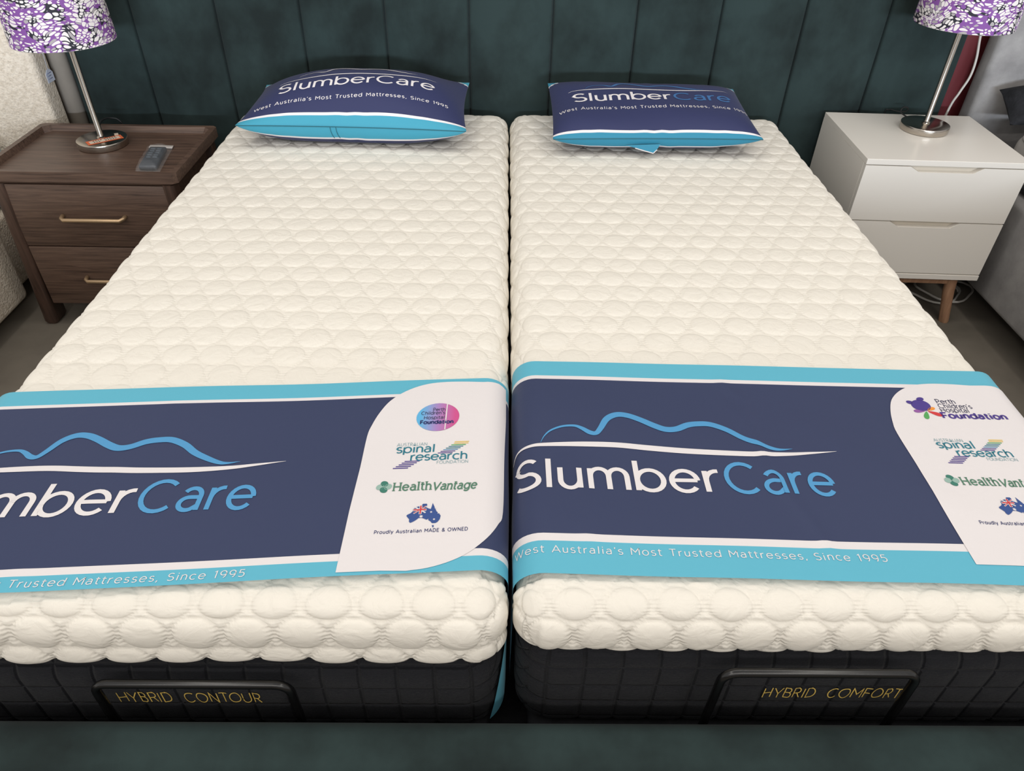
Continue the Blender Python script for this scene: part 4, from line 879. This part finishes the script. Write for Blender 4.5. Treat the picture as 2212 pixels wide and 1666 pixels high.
# ------------------------------------------------------------------ cables by the white table
pts = []
for k in range(60):
    q = k / 60 * 2 * pi * 2.2; r_ = .095 + .012 * sin(k * .7); pts.append((1.62 + r_ * cos(q) * 1.05 + .045 * (k > 30), 1.80 + r_ * sin(q) * .85, .006 + .0025 * k / 12))
tag(MB().tube(pts, .0042, 8).build('coiled_cable', 'cable_white'), 'coil of white cable on the floor under the white bedside table', 'cable')
tag(MB().tube(catmull([(1.58, 2.09, 1.45), (1.583, 2.085, .95), (1.588, 2.08, .85), (1.606, 2.08, .77), (1.609, 2.08, .71), (1.594, 2.08, .655), (1.578, 2.08, .59), (1.57, 2.08, .4), (1.58, 2.08, .02)], 8), .0042, 8).build('hanging_cord', 'cable_white'), 'white cord hanging in front of the red post beside the headboard', 'cord')

# ------------------------------------------------------------------ neighbouring beds
t = top('upholstered_bed', (-2.3, 1.0, 0), 'cream boucle upholstered bed standing left of the walnut table', 'bed')
MB().box(-3.1, -1.562, 1.955, 2.045, .02, 1.25, .018, 4).build('headboard', 'boucle', t, auto=radians(60))
MB().box(-1.72, -1.655, -.6, 1.60, .06, .36, .025, 4).build('side_rail', 'boucle', t, auto=radians(60))
MB().box(-3.0, -1.72, -.6, 1.95, .06, .30, .01).build('bed_base', 'boucle', t)
for y in (-.5, 1.3): MB().box(-1.86, -1.80, y, y + .06, 0, .062).build('foot', 'black_metal', t)
t = top('folded_blanket', (-2.0, 1.72, .30), 'stack of pale and blue bedding at the left edge behind the walnut table', 'bedding')
MB().box(-2.5, -1.74, 1.45, 1.90, .302, .50, .03, 3).build('mattress_pad', 'bedding_pale', t, auto=radians(60))
tg = top('price_tag', (-1.555, 2.0, .69), 'small white paper price tag hanging on the cream headboard edge', 'price tag')
TY, TX = 2.03, -1.5605
tagpoly = [(1.992, .657), (2.036, .657), (2.036, .684), (2.022, .697), (2.006, .697), (1.992, .684)]
MB().prism(tagpoly, lambda a, b_: (TX, a, b_), lambda a, b_: (TX + .0012, a, b_)).build('card', 'tag_paper', tg, smooth=False)
MB().box(TX + .0012, TX + .0016, 2.0, 2.027, .6845, .6865).box(TX + .0012, TX + .0016, 2.0, 2.022, .676, .678).box(TX + .0012, TX + .0016, 2.0, 2.025, .667, .669).build('handwriting', 'tag_ink', tg)
MB().tube([(TX + .0006, 2.014, .695), (TX, 2.02, .74), (TX + .0003, 2.02, .80)], .0007, 6).build('string', 'tag_paper', tg)

t = top('upholstered_bed', (2.4, 1.0, 0), 'grey suede upholstered bed standing right of the white table', 'bed')
MB().box(1.632, 3.2, 2.03, 2.11, .02, 1.25, .02, 4).build('headboard', 'grey_suede', t, auto=radians(60))
MB().box(1.662, 1.73, -.6, 2.02, .10, .44, .02, 4).build('side_rail', 'grey_suede', t, auto=radians(60))
MB().box(1.73, 3.1, -.6, 2.03, .12, .40, .01).build('bed_base', 'grey_suede', t)
for y in (-.5, 1.6): MB().box(1.95, 2.01, y, y + .06, 0, .125).build('foot', 'black_metal', t)
t = top('mattress', (2.4, 1.0, .44), 'grey mattress with piped edge on the grey suede bed', 'mattress')
MB().box(1.70, 3.05, -.55, 1.86, .443, .605, .045, 5).build('body', 'mattress_grey', t, auto=radians(60))
def rrect(x0, x1, y0, y1, r, z, n=8):
    out = []
    for cx, cy, a0 in ((x1 - r, y1 - r, 0), (x0 + r, y1 - r, 90), (x0 + r, y0 + r, 180), (x1 - r, y0 + r, 270)):
        out += [(cx + r * cos(radians(a0 + 90 * k / n)), cy + r * sin(radians(a0 + 90 * k / n)), z) for k in range(n + 1)]
    return out + [out[0]]
MB().tube(rrect(1.705, 3.045, -.545, 1.855, .07, .590), .008, 8).build('piping_and_gap_line', 'mattress_grey', t)
MB().tube(rrect(1.705, 3.045, -.545, 1.855, .07, .465), .010, 8).build('piping_and_gap_line', 'gap_shade', t)  # dark tube drawn as the shaded gap between rail and mattress
fc = pillow_surface((1.70, 1.86, .645), (2.15, 1.86, .645), (1.70, 2.0, .85), (2.15, 2.0, .85), .06, .05, .04, 4, .615)
c0 = top('cushion', (1.92, 1.9, .615), 'black scatter cushion on the grey bed at the right edge', 'cushion')
mb = MB(); us = np.linspace(-1, 1, 31)
for side in (1, -1):
    V = []
    for v in us:
        for u in us:
            a, b_ = (u * (1 - .04 * (1 - v * v)) + 1) / 2, (v * (1 - .06 * (1 - u * u)) + 1) / 2
            f = (max(0, 1 - abs(u) ** 3) * max(0, 1 - abs(v) ** 3)) ** .55
            V.append((1.672 + .42 * a, 1.86 + .13 * b_ - side * .05 * f, .618 + .075 * b_ + .03 * b_ * a * (1 - a) * 4 + side * .035 * f))
    F = [(j * 31 + i, j * 31 + i + 1, (j + 1) * 31 + i + 1, (j + 1) * 31 + i)[::side] for j in range(30) for i in range(30)]
    mb.add(V, F)
mb.build('cover', 'black_cushion', c0)
